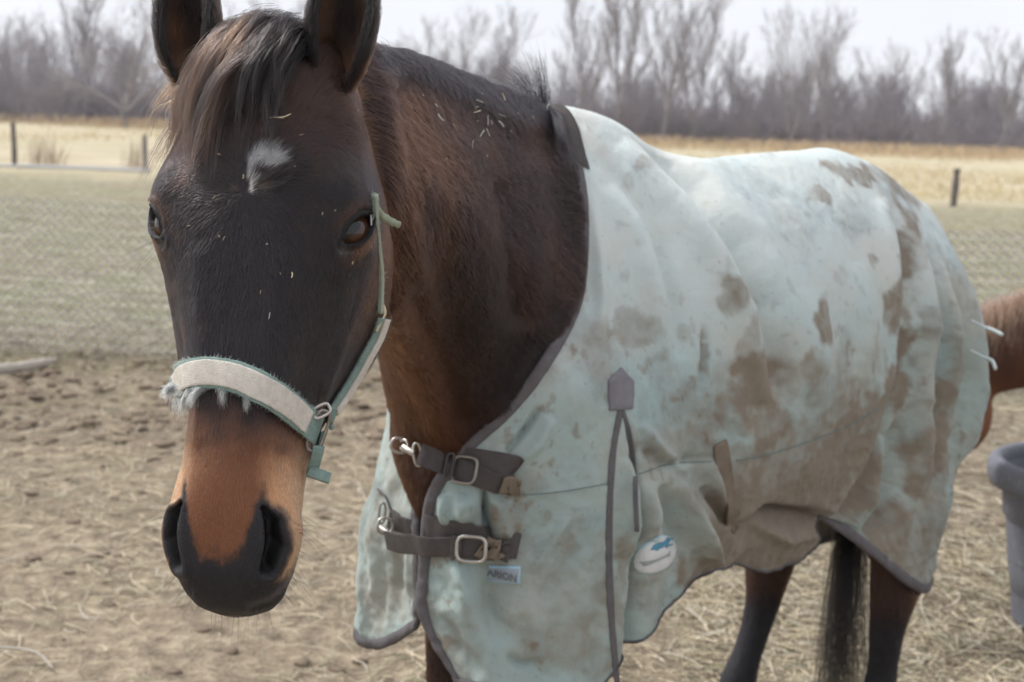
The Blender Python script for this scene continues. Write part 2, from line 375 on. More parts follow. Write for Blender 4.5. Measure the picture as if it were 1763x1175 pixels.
weed(66, 285, 'brown dry weed clump right of the darkest left fence post', 45, .7); weed(234, 290, 'brown dry weed clump against the fence post beside the horse head', 50, .7)
weed(95, 284, 'sparse brown dry weed midway between the two left fence posts', 40, .6)

# ---- bare trees
def tree_skeleton(seed, H, trunk_r, first, spread, ups, twig_n, depth=3):
    rg = np.random.default_rng(seed); TR = []; BR = []
    def grow(p, d, L, r, lev, out):
        n = max(2, 5 - lev); pts = [p]; q = d
        for i in range(n):
            q = nrm(q + rg.normal(0, .07 + .03 * lev, 3) + np.array([0, 0, ups * .13])); p2 = p + q * L / n; rr = r * (1 - .75 * (i + 1) / n)
            out.append((p, p2, r * (1 - .75 * i / n), rr)); p = p2
            if lev < depth:
                k = [2, 2, 2, twig_n][lev]
                for c in range(k if rg.random() < .9 else k - 1):
                    a = rg.uniform(0, 2 * np.pi); side = nrm(np.cross(q, [math.cos(a), math.sin(a), .3])); an = rg.uniform(.28, .62) * (.45 + .55 * spread)
                    grow(p, nrm(q * math.cos(an) + side * math.sin(an)), L * rg.uniform(.38, .62) * (1 - .45 * i / n), rr * rg.uniform(.5, .7), lev + 1, BR)
    th = H * first; TR2 = []
    p = np.zeros(3); q = np.array([0, 0, 1.]); n = 5
    for i in range(n):
        q = nrm(q + rg.normal(0, .05, 3)); p2 = p + q * th / n; TR.append((p, p2, trunk_r * (1.25 if i == 0 else 1 - .06 * i), trunk_r * (1 - .06 * (i + 1)))); p = p2
    m = rg.integers(3, 6)
    for i in range(m):
        a = 2 * np.pi * i / m + rg.uniform(-.5, .5); an = rg.uniform(.12, .55) * spread; grow(p - q * th * rg.uniform(0, .25), np.array([math.cos(a) * math.sin(an), math.sin(a) * math.sin(an), math.cos(an)]), (H - th) * rg.uniform(.62, .86), trunk_r * .58, 0, BR)
    z = max(s_[1][2] for s_ in BR); k = H / z
    f = lambda L: (np.array([s_[0] for s_ in L]) * k, np.array([s_[1] for s_ in L]) * k, np.array([max(s_[2], .0075) for s_ in L]), np.array([max(s_[3], .006) for s_ in L]))
    return f(TR), f(BR)
BARK = simple_mat('grey_bark', (.20, .185, .185), .9, .2, 0, .3, 3, .5, .03); TWIG = simple_mat('twigs', (.30, .272, .278), .9, .2, 0, .25, 1.5, .3, .02); TWIG2 = simple_mat('brush_twigs', (.27, .235, .245), .9, .2, 0, .35, .5, .3, .02)
KINDS = {}
for nm, a in dict(dome=(11, 1., .12, .07, 1.0, .8, 1), tall=(12, 1., .12, .16, .62, 1.2, 1), vase=(13, 1., .13, .22, .75, 1.1, 1), spread=(14, 1., .18, .14, 1.35, .1, 1), slim=(15, 1., .09, .15, .5, 1.4, 1), dome2=(16, 1., .11, .05, .95, .9, 1)).items():
    sd_, _h, tr, first, spr, ups, tw = a; T_, Bk = tree_skeleton(sd_, 10., tr, first, spr, ups, tw); V, Q = seg_tubes(*T_, k=8); tm = mesh_from('trunk', V, Q); tm.materials.append(BARK)
    V, Q = seg_tubes(*Bk, k=3); cm = mesh_from('crown', V, Q); cm.materials.append(TWIG); KINDS[nm] = (tm, cm, T_, Bk)
def hor_y(px): return 205 + (px - CX) * .0341
def tree(kind, px, dist, top, rz, label, wx=1., grp='bare trees along the far edge of the field'):
    g = CAMP + ray(px, hor_y(px)) * dist; g = np.array([g[0], g[1], 0.]); H = CAMH + (hor_y(px) - top) / FPX * dist
    o = thing('bare_tree', label, 'tree', g, grp); o.scale = (H / 10 * wx * 1.2, H / 10 * wx * 1.2, H / 10); o.rotation_euler = (0, 0, rz)
    for nm, me in zip(('trunk', 'crown'), KINDS[kind][:2]): c = bpy.data.objects.new(nm, me); COL.objects.link(c); c.parent = o
for a in [('spread', 215, 96, -25, .4, 'broad bare tree with low spreading limbs left of the horse ear', 1.15), ('slim', 152, 112, -60, 1., 'thin bare tree rising above the wood left of the spreading tree'), ('dome2', 30, 118, 15, 2., 'bare tree furthest left against the sky'),
          ('dome', 480, 118, -20, .5, 'bare tree showing between the horse ears'), ('dome2', 690, 124, 60, 2.2, 'low bare tree just right of the right ear'), ('dome', 775, 112, 8, 1.1, 'rounded bare tree above the horse neck, left half of a pair', .9), ('dome2', 862, 114, -4, 4.1, 'rounded bare tree above the wispy mane tuft, right half of a pair', .95),
          ('tall', 1008, 104, -60, .3, 'tall straight bare tree right above the withers', .9), ('tall', 1070, 108, -110, 2.0, 'tall bare tree cut off by the top edge, second right of the mane tuft', .9), ('vase', 1140, 102, -70, 1.2, 'tall forked bare tree above the dip of the back', .85), ('tall', 1195, 106, -30, 3.3, 'tall leaning bare tree at the right end of the tall group', .9), ('slim', 1255, 112, 50, .8, 'thin low bare tree left of the big rounded tree'),
          ('dome', 1362, 104, -6, 2.6, 'large dense rounded bare tree above the rug croup', .82), ('dome2', 1420, 106, 0, .2, 'dense bare tree touching the right side of the large rounded tree', .7), ('dome', 1520, 116, 62, 1.9, 'low dense bare tree between the rounded tree and the slender one'), ('slim', 1625, 108, 42, .9, 'slender upright bare tree near the right edge'), ('vase', 1722, 104, 42, .5, 'vase shaped bare tree with forked trunk at the right edge', .9)]: tree(*a)
def woodland():
    """the far wood behind the single trees and the brush at its foot, one mass"""
    rg = np.random.default_rng(77); mb = MB(); names = list(KINDS)
    for k in range(210):
        px = rg.uniform(-500, 2300); dist = rg.uniform(122, 165); f = np.interp(px, [-500, 0, 280, 640, 960, 1230, 1500, 1763, 2300], [34, 34, 56, 112, 110, 112, 118, 150, 140]) + rg.normal(0, 18)
        g = CAMP + ray(px, hor_y(px)) * dist; H = CAMH + (hor_y(px) - f) / FPX * dist; T_, Bk = KINDS[names[rg.integers(0, 6)]][2:]; a = rg.uniform(0, 6.28); c, s = math.cos(a), math.sin(a); M3 = np.array([[c, -s, 0], [s, c, 0], [0, 0, 1]]) * H / 10
        sel = rg.random(len(Bk[0])) < .62
        for S_ in (T_, tuple(b[sel] for b in Bk)):
            V, Q = seg_tubes(S_[0] @ M3.T + [g[0], g[1], 0], S_[1] @ M3.T + [g[0], g[1], 0], S_[2] * 1.35, S_[3] * 1.35, 3); mb.add(V, Q)
    o = mb.obj('woodland', TWIG); tag(o, kind='stuff'); mb = MB(); P0 = []; P1 = []; R0 = []
    for k in range(760):
        px = rg.uniform(-500, 2300); dist = rg.uniform(108, 150); g = CAMP + ray(px, hor_y(px)) * dist; h = rg.uniform(1.2, 5.6) * np.interp(px, [-500, 300, 900, 1763], [1.1, 1.0, .9, .95])
        for j in range(70):
            p = np.array([g[0] + rg.normal(0, .9), g[1] + rg.normal(0, .6), 0]); d = nrm(np.array([rg.normal(0, .5), rg.normal(0, .5), 1.])); L = h * rg.uniform(.4, 1.); q = p + d * L * .5; e = q + nrm(d + rg.normal(0, .5, 3)) * L * .5
            P0 += [p, q, q]; P1 += [q, e, q + nrm(d + rg.normal(0, .8, 3)) * L * .4]; R0 += [.035, .024, .02]
    R0 = np.array(R0); V, Q = seg_tubes(np.array(P0), np.array(P1), R0, R0 * .6, 3); o = mobj('brushwood', V, Q, None, TWIG2); tag(o, kind='stuff')
woodland()

# ---- muck tub
def lathe(prof, k=72):
    a = np.linspace(0, 2 * np.pi, k, endpoint=False); P = np.array(prof); V = np.stack([P[:, None, 0] * np.cos(a), P[:, None, 0] * np.sin(a), np.repeat(P[:, 1:2], k, 1)], -1); return V.reshape(-1, 3), grid_quads(len(P), k, True)
def make_tub():
    r = ray(1890, 803); p = CAMP + r * ((.515 - CAMH) / r[2]); TS = 1.12; t = NT('grey_plastic'); f = t.noise(9, 6, .65); sc_ = t.noise(60, 5, .6)
    c = t.mix(f, (.10, .107, .128), (.175, .182, .21)); c = t.mix(t.math('MULTIPLY', t.mr(sc_, .55, .75), .5), c, (.36, .34, .31)); t.pbsdf(c, t.mr(f, .3, .7, .5, .75), .4, normal=t.bump(sc_, .25, .004))
    o = thing('muck_tub', 'large grey plastic tub with a rolled rim at the right edge of the photo', 'tub', (p[0], p[1], 0))
    V, Q = lathe([(.0, .004), (.165, .004), (.18, .012), (.184, .03), (.197, .17), (.207, .185), (.217, .30), (.230, .312), (.238, .40), (.240, .43), (.232, .432), (.224, .33), (.205, .17), (.176, .03), (.0, .02)]); V = V * TS; mobj('body', V, Q[:, ::-1], None, t.m, o)
    V, Q = lathe([(.238, .398), (.262, .392), (.272, .398), (.279, .42), (.279, .445), (.272, .462), (.258, .470), (.245, .466), (.236, .45), (.232, .42), (.238, .398)]); V = V * TS; mobj('rim', V, Q[:, ::-1], None, t.m, o)
make_tub()

# ---- grazing chestnut horse at the right edge
def loft2(C, h, w, lat, k=28):
    C = np.array(C, float); n = 44; q = np.linspace(0, len(C) - 1, n); kk = np.arange(len(C)); C = pchip(kk, C, q); h = pchip(kk, np.array(h, float), q); w = pchip(kk, np.array(w, float), q); T = nrm(np.gradient(C, axis=0)); L_ = nrm(np.array(lat, float)); V = []; a = np.linspace(0, 2 * np.pi, k, endpoint=False)
    for i in range(n):
        u = nrm(np.cross(L_, T[i])); V.append(C[i] + np.outer(np.cos(a) * h[i], u) + np.outer(np.sin(a) * w[i], L_))
    V = np.concatenate(V); V = np.vstack([V, C[0], C[-1]]); Tr = []
    for j in range(k): Tr += [(n * k, (j + 1) % k, j), (n * k + 1, (n - 1) * k + j, (n - 1) * k + (j + 1) % k)]
    return V, grid_quads(n, k, True), np.array(Tr)
# ================================================================== HORSE
# body frame: x forward along the spine, y to the horse's left (towards the camera), z up
_W = at(955, 188, 2.45); _a = math.radians(-136)
HX = np.array([math.cos(_a), math.sin(_a), 0]); HY = np.array([-HX[1], HX[0], 0]); HO = _W - HX * .05; HO[2] = 0
HZ = np.array([0, 0, 1.])
def B(x, y, z): return HO + HX * x + HY * y + HZ * z
def Bv(P):
    P = np.asarray(P, float); return HO + P[..., :1] * HX + P[..., 1:2] * HY + P[..., 2:3] * HZ
def toB(P):
    D = np.asarray(P, float) - HO; return np.stack([D @ HX, D @ HY, D @ HZ], -1)
def py_(px, py, y):
    """point where the sight line of a pixel meets the body plane y"""
    r = ray(px, py); t = (y - (CAMP - HO) @ HY) / (r @ HY); return CAMP + r * t

# ---- head frame: l down the face, f out of the face, s to the horse's left
_t = math.radians(9.0); _psi = math.radians(9.0)
TW = -FW
_im = nrm(np.array([-.064, -.998])); LH = nrm((_im[0] * RT + _im[1] * UP) * math.cos(_t) + TW * math.sin(_t))
FH = TW * math.cos(_psi) - RT * math.sin(_psi); FH = nrm(FH - LH * (FH @ LH)); SH = np.cross(FH, LH)
HEADO = at(451, 76, 1.555)
def Hv(P):
    """head coordinates in cm (s, l, f) -> world"""
    P = np.asarray(P, float) * .01; return HEADO + P[..., :1] * SH + P[..., 1:2] * LH + P[..., 2:3] * FH
def toH(P):
    D = (np.asarray(P, float) - HEADO) * 100; return np.stack([D @ SH, D @ LH, D @ FH], -1)

HEAD_SEC = [
 (-5.0, [(0,-7),(2,-7.5),(3.6,-9.5),(4,-12),(3.4,-14.5),(2,-16),(0,-16.5)]),
 (-3.2, [(0,-4.2),(3,-5),(5.6,-8),(6,-12),(5,-15.5),(3,-17.5),(0,-18)]),
 (0.5, [(0,-1.2),(3.6,-2.2),(6.6,-5.5),(7,-10.5),(6,-15),(3.5,-18.5),(0,-19.5)]),
 (5, [(0,.2),(4.4,-.7),(7.8,-4.2),(8.2,-9.5),(7.0,-15.5),(4,-20.5),(0,-21)]),
 (10, [(0,.9),(5.2,.1),(9.0,-3.6),(9.6,-9),(8.4,-16.5),(4.6,-23),(0,-22.5)]),
 (15, [(0,1.2),(5.8,.5),(9.9,-2.9),(10.8,-8.5),(9.8,-17.5),(5.6,-26),(0,-23.5)]),
 (19.5, [(0,1.1),(5.7,.4),(9.6,-2.9),(10.9,-8),(10.3,-17.5),(6.2,-27.5),(0,-23.5)]),
 (25, [(0,.8),(5,.0),(8.4,-3.2),(10.0,-8.5),(9.9,-17.5),(6.3,-27.5),(0,-22.5)]),
 (30, [(0,.45),(4.4,-.4),(7.3,-3.6),(8.9,-8.8),(9.0,-17),(6.0,-25.5),(0,-20.5)]),
 (35.5, [(0,.2),(3.9,-.8),(6.3,-4),(7.5,-8.8),(7.4,-15),(5.0,-21),(0,-18)]),
 (40.5, [(0,.1),(3.5,-1.0),(5.7,-4.2),(6.4,-8.2),(6.1,-12.7),(4.4,-16.8),(0,-15.8)]),
 (45, [(0,.1),(3.4,-.9),(5.6,-3.8),(6.1,-7.4),(5.7,-11),(4.2,-14.2),(0,-14)]),
 (48.5, [(0,-.1),(3.7,-.8),(6.2,-3.2),(6.5,-6.8),(5.8,-10.6),(4.4,-13.5),(0,-13.6)]),
 (52, [(0,-.7),(4.2,-1.2),(6.7,-3.4),(6.8,-6.8),(5.9,-10.4),(4.4,-13.2),(0,-13.6)]),
 (55, [(0,-1.5),(4.1,-2.0),(6.3,-4.0),(6.5,-7),(5.7,-10.3),(4.2,-13.2),(0,-13.8)]),
 (57.4, [(0,-2.6),(3.7,-3.0),(5.5,-4.9),(5.7,-7.5),(5.1,-10.4),(3.7,-13),(0,-13.7)]),
 (59.2, [(0,-4.0),(3.0,-4.4),(4.4,-6.0),(4.6,-8.2),(4.2,-10.4),(3,-12.3),(0,-12.9)]),
 (60.2, [(0,-5.4),(2.2,-5.7),(3.3,-6.9),(3.4,-8.4),(3.1,-10.0),(2.2,-11.5),(0,-12.0)]),
 (60.8, [(0,-6.9),(1.1,-7.1),(1.6,-7.8),(1.7,-8.6),(1.5,-9.4),(1.0,-10.1),(0,-10.3)]),
]
NL, NTH = 330, 224
def head_grid():
    ls = np.array([a for a, _ in HEAD_SEC]); S = np.array([b for _, b in HEAD_SEC], float)   # (K,7,2)
    full = np.concatenate([S, S[:, 5:0:-1] * [-1, 1]], 1)            # (K,12,2) closed, left side first
    wk = pchip([-6, 0, 6, 14, 24, 33, 42, 49, 61], [1.12, 1.14, 1.15, 1.165, 1.155, 1.115, 1.06, .985, .98], ls)
    full[..., 0] *= wk[:, None]
    ext = np.concatenate([full[:, -3:], full, full[:, :4]], 1)
    th = np.linspace(0, 12, NTH, endpoint=False)
    ring = pchip(np.arange(-3, 16), ext.transpose(1, 0, 2), th)        # (NTH,K,2)
    ls = ls + .9 * sst(44, 60, ls); l = np.linspace(ls[0], ls[-1], NL)
    G = pchip(ls, ring.transpose(1, 0, 2), l)                          # (NL,NTH,2)
    P = np.zeros((NL, NTH, 3)); P[..., 0] = G[..., 0]; P[..., 1] = l[:, None]; P[..., 2] = G[..., 1]
    return P
def gnormals(P):
    du = np.gradient(P, axis=0); dv = (np.roll(P, -1, 1) - np.roll(P, 1, 1))
    n = nrm(np.cross(dv, du)); c = P.mean(1, keepdims=True)
    return n * np.sign(((P - c) * n).sum(-1, keepdims=True).mean())
def seg_dist(P, A, Bq, wa=1., wb=1.):
    """distance to a segment divided by a width that runs from wa to wb; also t"""
    A = np.asarray(A, float); D = np.asarray(Bq, float) - A
    t = np.clip(((P - A) @ D) / (D @ D), 0, 1); d = np.linalg.norm(P - (A + t[..., None] * D), axis=-1)
    return d / (wa + (wb - wa) * t), t
def poly_dist(P, pts, ws):
    best = None
    for k in range(len(pts) - 1):
        d, _ = seg_dist(P, pts[k], pts[k + 1], ws[k], ws[k + 1])
        best = d if best is None else np.minimum(best, d)
    return best
EYE_L = 19.6
def eye_frame(sg):
    E = np.array([sg * 10.55, EYE_L, -4.5]); n = nrm(np.array([sg * .74, -.02, .67]))
    if sg < 0: E = np.array([-10.35, EYE_L, -4.0]); n = nrm(np.array([-.60, -.02, .80]))
    a = np.array([-sg * .42, .74, .50]); a = nrm(a - n * (a @ n)); b = np.cross(n, a)
    if b[1] > 0: b = -b                                               # b towards the poll (upper lid)
    return E, n, a, b
MASK = {}
def sculpt(P):
    N = gnormals(P)
    def bulge(c, r, amp, both=True):
        for sg in ((1, -1) if both else (1,)):
            q = np.array(c, float); q[0] *= sg
            d = np.linalg.norm((P - q) / np.asarray(r, float), axis=-1)
            P[...] += N * (amp * np.exp(-d * d))[..., None]
    def ridge(pts, w, amp):
        for sg in (1, -1):
            q = [np.array(p_) * [sg, 1, 1] for p_ in pts]
            d = poly_dist(P, q, [w] * len(q)); P[...] += N * (amp * np.exp(-d * d))[..., None]
    bulge((9.0, 16.2, -3.3), (2.6, 2.2, 2.8), 1.0)       # brow over the eye
    bulge((8.6, 12.0, -5.5), (2., 2.4, 2.6), -.85)       # hollow above the eye
    bulge((7.2, 8.0, -5), (2.2, 3, 3), .35)
    ridge([(9.6, 25, -9), (8.6, 31, -8.6), (7.4, 36, -8.4)], 1.2, .75)     # facial crest
    ridge([(7.6, 26, -4.0), (6.2, 33, -4.4), (5.6, 40, -4.8)], 1.8, -.65)
    ridge([(4.6, 24, -.2), (3.6, 34, -.9), (3.2, 43, -1)], 1.2, .34)      # edge of the nasal bone
    bulge((0, 30, 0.4), (2.0, 8, 3), -.18, False)
    bulge((9.8, 24, -19), (4, 6.5, 6), .7)               # cheek muscle
    ridge([(8.0, 30, -14), (6.8, 37, -12.5)], 2.2, -.6)
    bulge((0, 57.2, -13.6), (2.4, 2.0, 2.4), .7, False)  # chin
    bulge((5.9, 53., -5.2), (2.0, 2.8, 2.8), .5)       # flared nostril wing
    bulge((0, 54.5, -1), (2.6, 3.5, 3), -.22, False)
    ridge([(6.2, 50.5, -11.2), (5.4, 55, -11.0), (3.6, 58.4, -10.2), (0, 60.1, -9.3)], .5, -.8)   # mouth line
    ridge([(6.0, 52, -10), (4.8, 56.5, -9.4), (2, 59.2, -8.2)], .9, .35)
    N = gnormals(P)
    nost = np.full(P.shape[:2], 9.); eyed = np.full(P.shape[:2], 9.)
    for sg in (1, -1):
        # nostril: a comma that opens forwards and outwards
        pts = [(4.3 * sg, 50.3, -1.6), (5.05 * sg, 51.8, -2.3), (5.2 * sg, 54.0, -3.0), (4.6 * sg, 56.2, -3.4), (3.6 * sg, 57.4, -3.4)]
        d = poly_dist(P, [np.array(p_) for p_ in pts], [.5, 1.0, 1.25, 1.05, .5])
        nost = np.minimum(nost, d)
        outer = sst(-.5, 1.0, (P[..., 0] * sg - 4.9) / 1.0)
        P += N * ((.32 * np.exp(-((d - 1.45) / .42) ** 2) * (.55 + .8 * outer)))[..., None]
        dirn = nrm(np.array([-sg * .55, -.55, -.62]))
        P += dirn * (2.6 * sst(1.12, .45, d))[..., None]
        # eye socket
        E, n, a, b = eye_frame(sg)
        D = P - E; u = D @ a; v = D @ b; r = np.linalg.norm(D, axis=-1); near = r < 7
        P += N * (.85 * np.exp(-(r / 2.7) ** 2))[..., None] * near[..., None]
        uu = np.clip(u / 2.55, -1, 1); hu = 1.22 * (1 - uu ** 2) ** .8 + .02; hl = 1.02 * (1 - uu ** 2) + .02
        e = np.where(v > 0, v / np.maximum(hu, .12), -v / np.maximum(hl, .12)); e = np.where(np.abs(u) > 2.55, 1 + (np.abs(u) - 2.55) * 3 + np.abs(v), e)
        gap = np.where(v > 0, v - hu, -v - hl); gap = np.where(np.abs(u) > 2.55, np.hypot(np.abs(u) - 2.55, v), gap)
        gap = np.where(near, gap, 9.); eyed = np.minimum(eyed, gap)
        P += n * (.24 * np.exp(-((gap - .18) / .2) ** 2))[..., None] * near[..., None]        # lid rims
        P -= n * (.22 * np.exp(-((gap - .78) / .22) ** 2) * sst(-.2, .3, v))[..., None] * near[..., None]   # crease over the upper lid
        P += n * (.2 * np.exp(-((gap - 1.15) / .3) ** 2) * sst(-.2, .3, v))[..., None] * near[..., None]
        P -= n * (.12 * np.exp(-((gap - .7) / .2) ** 2) * sst(.2, -.3, v))[..., None] * near[..., None]
        P -= n * (1.5 * sst(.04, -.22, gap))[..., None] * near[..., None]
    MASK['nost'] = nost; MASK['eye'] = eyed
    return P
HG0 = head_grid()
HG = sculpt(HG0.copy())

# ---- ears (cm, head frame): cupped shells
def ear(sg):
    base = np.array([(7.2 if sg > 0 else 8.6) * sg, 4.4, -4.6]); tip = np.array([(8.2 if sg > 0 else 11.2) * sg, -15.5, -2.6])
    n_u, n_v = 44, 40
    prof_t = [0, .08, .2, .38, .55, .72, .86, .95, 1]
    prof_w = [.9, 1.9, 2.9, 3.5, 3.35, 2.75, 1.75, .85, .12]
    t = np.linspace(0, 1, n_u); w = pchip(prof_t, prof_w, t)
    ax = tip - base; fwd = nrm(np.array([sg * .16, .14, 1.0])); fwd = nrm(fwd - nrm(ax) * (fwd @ nrm(ax))); sd_ = np.cross(nrm(ax), fwd)
    if sd_[0] * sg < 0: sd_ = -sd_
    out = []
    cup = pchip([0, .15, .4, .7, 1], [.95, 1.0, .9, .65, .25], t)
    for shell in (0, 1):
        phi = np.linspace(-1, 1, n_v)
        V = np.zeros((n_u, n_v, 3))
        for i in range(n_u):
            ang = phi * math.radians(118) * (.6 + .4 * cup[i])
            rad = w[i] * .93
            thick = .34 if shell else 0.
            x = (rad + thick) * np.sin(ang) * 1.0; z = -(rad + thick) * np.cos(ang) * cup[i] * .9 + rad * cup[i] * .35
            bow = .7 * math.sin(math.pi * t[i])
            V[i] = base + ax * t[i] + np.outer(x, sd_) + np.outer(z, fwd) + sd_ * bow * .3
        out.append(V)
    inner, outer = out
    V = np.concatenate([inner.reshape(-1, 3), outer.reshape(-1, 3)]); m = n_u * n_v
    Q = [grid_quads(n_u, n_v), grid_quads(n_u, n_v, off=m)[:, ::-1]]
    e = []
    for i in range(n_u - 1):
        for j in (0, n_v - 1):
            a, b_ = i * n_v + j, (i + 1) * n_v + j
            e.append((a, a + m, b_ + m, b_) if j else (a, b_, b_ + m, a + m))
    for j in range(n_v - 1):
        for i in (0, n_u - 1):
            a, b_ = i * n_v + j, i * n_v + j + 1
            e.append((a, b_, b_ + m, a + m) if i else (a, a + m, b_ + m, b_))
    Q.append(np.array(e)); inside = np.r_[np.ones(m), np.zeros(m)]
    edge = np.tile(np.abs(np.linspace(-1, 1, n_v)), (n_u, 1)).ravel(); tt = np.repeat(t, n_v)
    return V, np.vstack(Q), inside, np.r_[edge, edge], np.r_[tt, tt], nrm(tip - base)

# ---- trunk, neck, legs (metres, body frame / world), fused by a voxel remesh
TORSO = [(.43, 1.02, .92, .05), (.38, 1.18, .82, .14), (.27, 1.34, .75, .19), (.12, 1.455, .70, .205), (-.05, 1.465, .69, .225), (-.25, 1.40, .68, .25),
         (-.45, 1.385, .68, .258), (-.62, 1.39, .71, .25), (-.80, 1.415, .76, .23), (-.95, 1.40, .80, .215), (-1.08, 1.335, .86, .18), (-1.16, 1.22, .92, .12), (-1.20, 1.12, 1.0, .05)]
def torso():
    T = np.array(TORSO); xs = np.linspace(T[0, 0], T[-1, 0], 60); Z = pchip(-T[:, 0], T[:, 1:], -xs); k = 48
    V = []; a = np.linspace(0, 2 * np.pi, k, endpoint=False)
    for x, (zt, zb, w) in zip(xs, Z):
        zc = zb + (zt - zb) * .46; s, c = np.sin(a), np.cos(a)
        z = np.where(c > 0, zc + (zt - zc) * np.abs(c) ** .9 * np.sign(c), zc + (zc - zb) * c)
        y = w * np.sign(s) * np.abs(s) ** np.where(c > 0, 1.15, .9)
        V.append(np.stack([np.full(k, x), y, z], -1))
    V = np.concatenate(V); V[:, 1] = V[:, 1] * (1 - .12 * sst(.05, .4, V[:, 0])) + .10 * sst(.0, .42, V[:, 0]) * sst(1.45, 1.2, V[:, 2]); V = Bv(V); n = len(xs)
    c0, c1 = V[:k].mean(0), V[-k:].mean(0); V = np.vstack([V, c0, c1]); Tr = []
    for j in range(k): Tr += [(n * k, (j + 1) % k, j), (n * k + 1, (n - 1) * k + j, (n - 1) * k + (j + 1) % k)]
    return V, grid_quads(n, k, True), np.array(Tr)
NECK = [  # crest point, throat point (world), half thickness
 (at(520, 78, 1.60), at(560, 470, 1.66), .062), (at(600, 68, 1.68), at(650, 535, 1.72), .072), (at(655, 78, 1.78), at(680, 575, 1.84), .082), (at(742, 104, 1.97), at(705, 625, 1.96), .092),
 (at(838, 138, 2.19), at(728, 700, 2.08), .110), (at(915, 170, 2.38), at(745, 800, 2.20), .135), (B(-.02, 0, 1.475), B(.38, .09, .95), .165), (B(-.15, 0, 1.41), B(.25, .05, .80), .18)]
def neck():
    n, k = 60, 56; C = np.array([c for c, _, _ in NECK]); T = np.array([t for _, t, _ in NECK]); W = np.array([w for _, _, w in NECK])
    q = np.linspace(0, len(NECK) - 1, n); kk = np.arange(len(NECK)); C, T, W = pchip(kk, C, q), pchip(kk, T, q), pchip(kk, W, q)
    mid = (C + T) / 2; tang = nrm(np.gradient(mid, axis=0)); up = nrm(C - T); lat = nrm(np.cross(tang, up)); lat *= np.sign((lat @ HY))[:, None]
    a = np.linspace(0, 2 * np.pi, k, endpoint=False); V = []
    for i in range(n):
        s, c = np.sin(a), np.cos(a); half = np.linalg.norm(C[i] - T[i]) / 2
        prof = W[i] * np.sign(s) * np.abs(s) ** .85 * np.interp(c, [-1, -.6, -.1, .5, 1], [.95, 1.08, 1.05, .72, .42])
        V.append(mid[i] + np.outer(c * half, up[i]) + np.outer(prof, lat[i]))
    V = np.concatenate(V); V = np.vstack([V, V[:k].mean(0), V[-k:].mean(0)]); Tr = []
    for j in range(k): Tr += [(n * k, (j + 1) % k, j), (n * k + 1, (n - 1) * k + j, (n - 1) * k + (j + 1) % k)]
    return V, grid_quads(n, k, True), np.array(Tr)
def leg(pts, n=50, k=24):
    A = np.array(pts, float); S = spline(A, n)
    return tube(Bv(S[:, :3]), np.stack([S[:, 3], S[:, 3] * 1.0], -1), k)
FRONT = lambda x, y: [(x + .03, y * .8, 1.00, .10), (x + .03, y, .90, .11), (x, y, .80, .088), (x, y, .65, .062), (x + .005, y, .50, .050), (x + .005, y, .455, .047), (x, y, .40, .033), (x, y, .28, .030), (x, y, .21, .038), (x + .03, y, .13, .032), (x + .055, y, .07, .045), (x + .075, y, .0, .062)]
HIND = lambda x, y, k=0.: [(-.90, y * .8, 1.08, .14), (-.86, y * 1.05, .95, .135), (-.93 + k * .4, y * 1.05, .78, .10), (x + .06, y, .64, .072), (x, y, .53, .062), (x + .015, y, .47, .054), (x + .03, y, .39, .040), (x + .04 + k * .2, y, .27, .034), (x + .05 + k * .3, y, .21, .041), (x + .085 + k * .3, y, .13, .034), (x + .11 + k * .3, y, .07, .048), (x + .13 + k * .3, y, .0, .064)]
HIND_NEAR, HIND_FAR = (-.95, .15), (-.85, -.12)
def fuse(parts, voxel, smooth_it):
    mb = MB()
    for p_ in parts: mb.add(*p_)
    me = mesh_from('tmp', *mb.data()); o = bpy.data.objects.new('tmp', me); COL.objects.link(o)
    bm = bmesh.new(); bm.from_mesh(me); bmesh.ops.recalc_face_normals(bm, faces=bm.faces); bm.to_mesh(me); bm.free()
    r = o.modifiers.new('r', 'REMESH'); r.mode = 'VOXEL'; r.voxel_size = voxel; r.use_smooth_shade = True
    s = o.modifiers.new('s', 'SMOOTH'); s.factor = .5; s.iterations = smooth_it
    dg = bpy.context.evaluated_depsgraph_get(); ev = o.evaluated_get(dg)
    out = bpy.data.meshes.new_from_object(ev); bpy.data.objects.remove(o)
    return out
def mesh_arrays(me):
    V = np.zeros(len(me.vertices) * 3, np.float32); me.vertices.foreach_get('co', V); V = V.reshape(-1, 3).astype(float)
    N = np.zeros(len(me.vertices) * 3, np.float32); me.vertices.foreach_get('normal', N); return V, N.reshape(-1, 3).astype(float)
def head_mesh_arrays():
    V = Hv(HG.reshape(-1, 3)); m = len(V); V = np.vstack([V, V[:NTH].mean(0), V[-NTH:].mean(0)])
    Q = grid_quads(NL, NTH, True); Tr = []
    for j in range(NTH): Tr += [(m, (j + 1) % NTH, j), (m + 1, (NL - 1) * NTH + j, (NL - 1) * NTH + (j + 1) % NTH)]
    return V, Q, np.array(Tr)
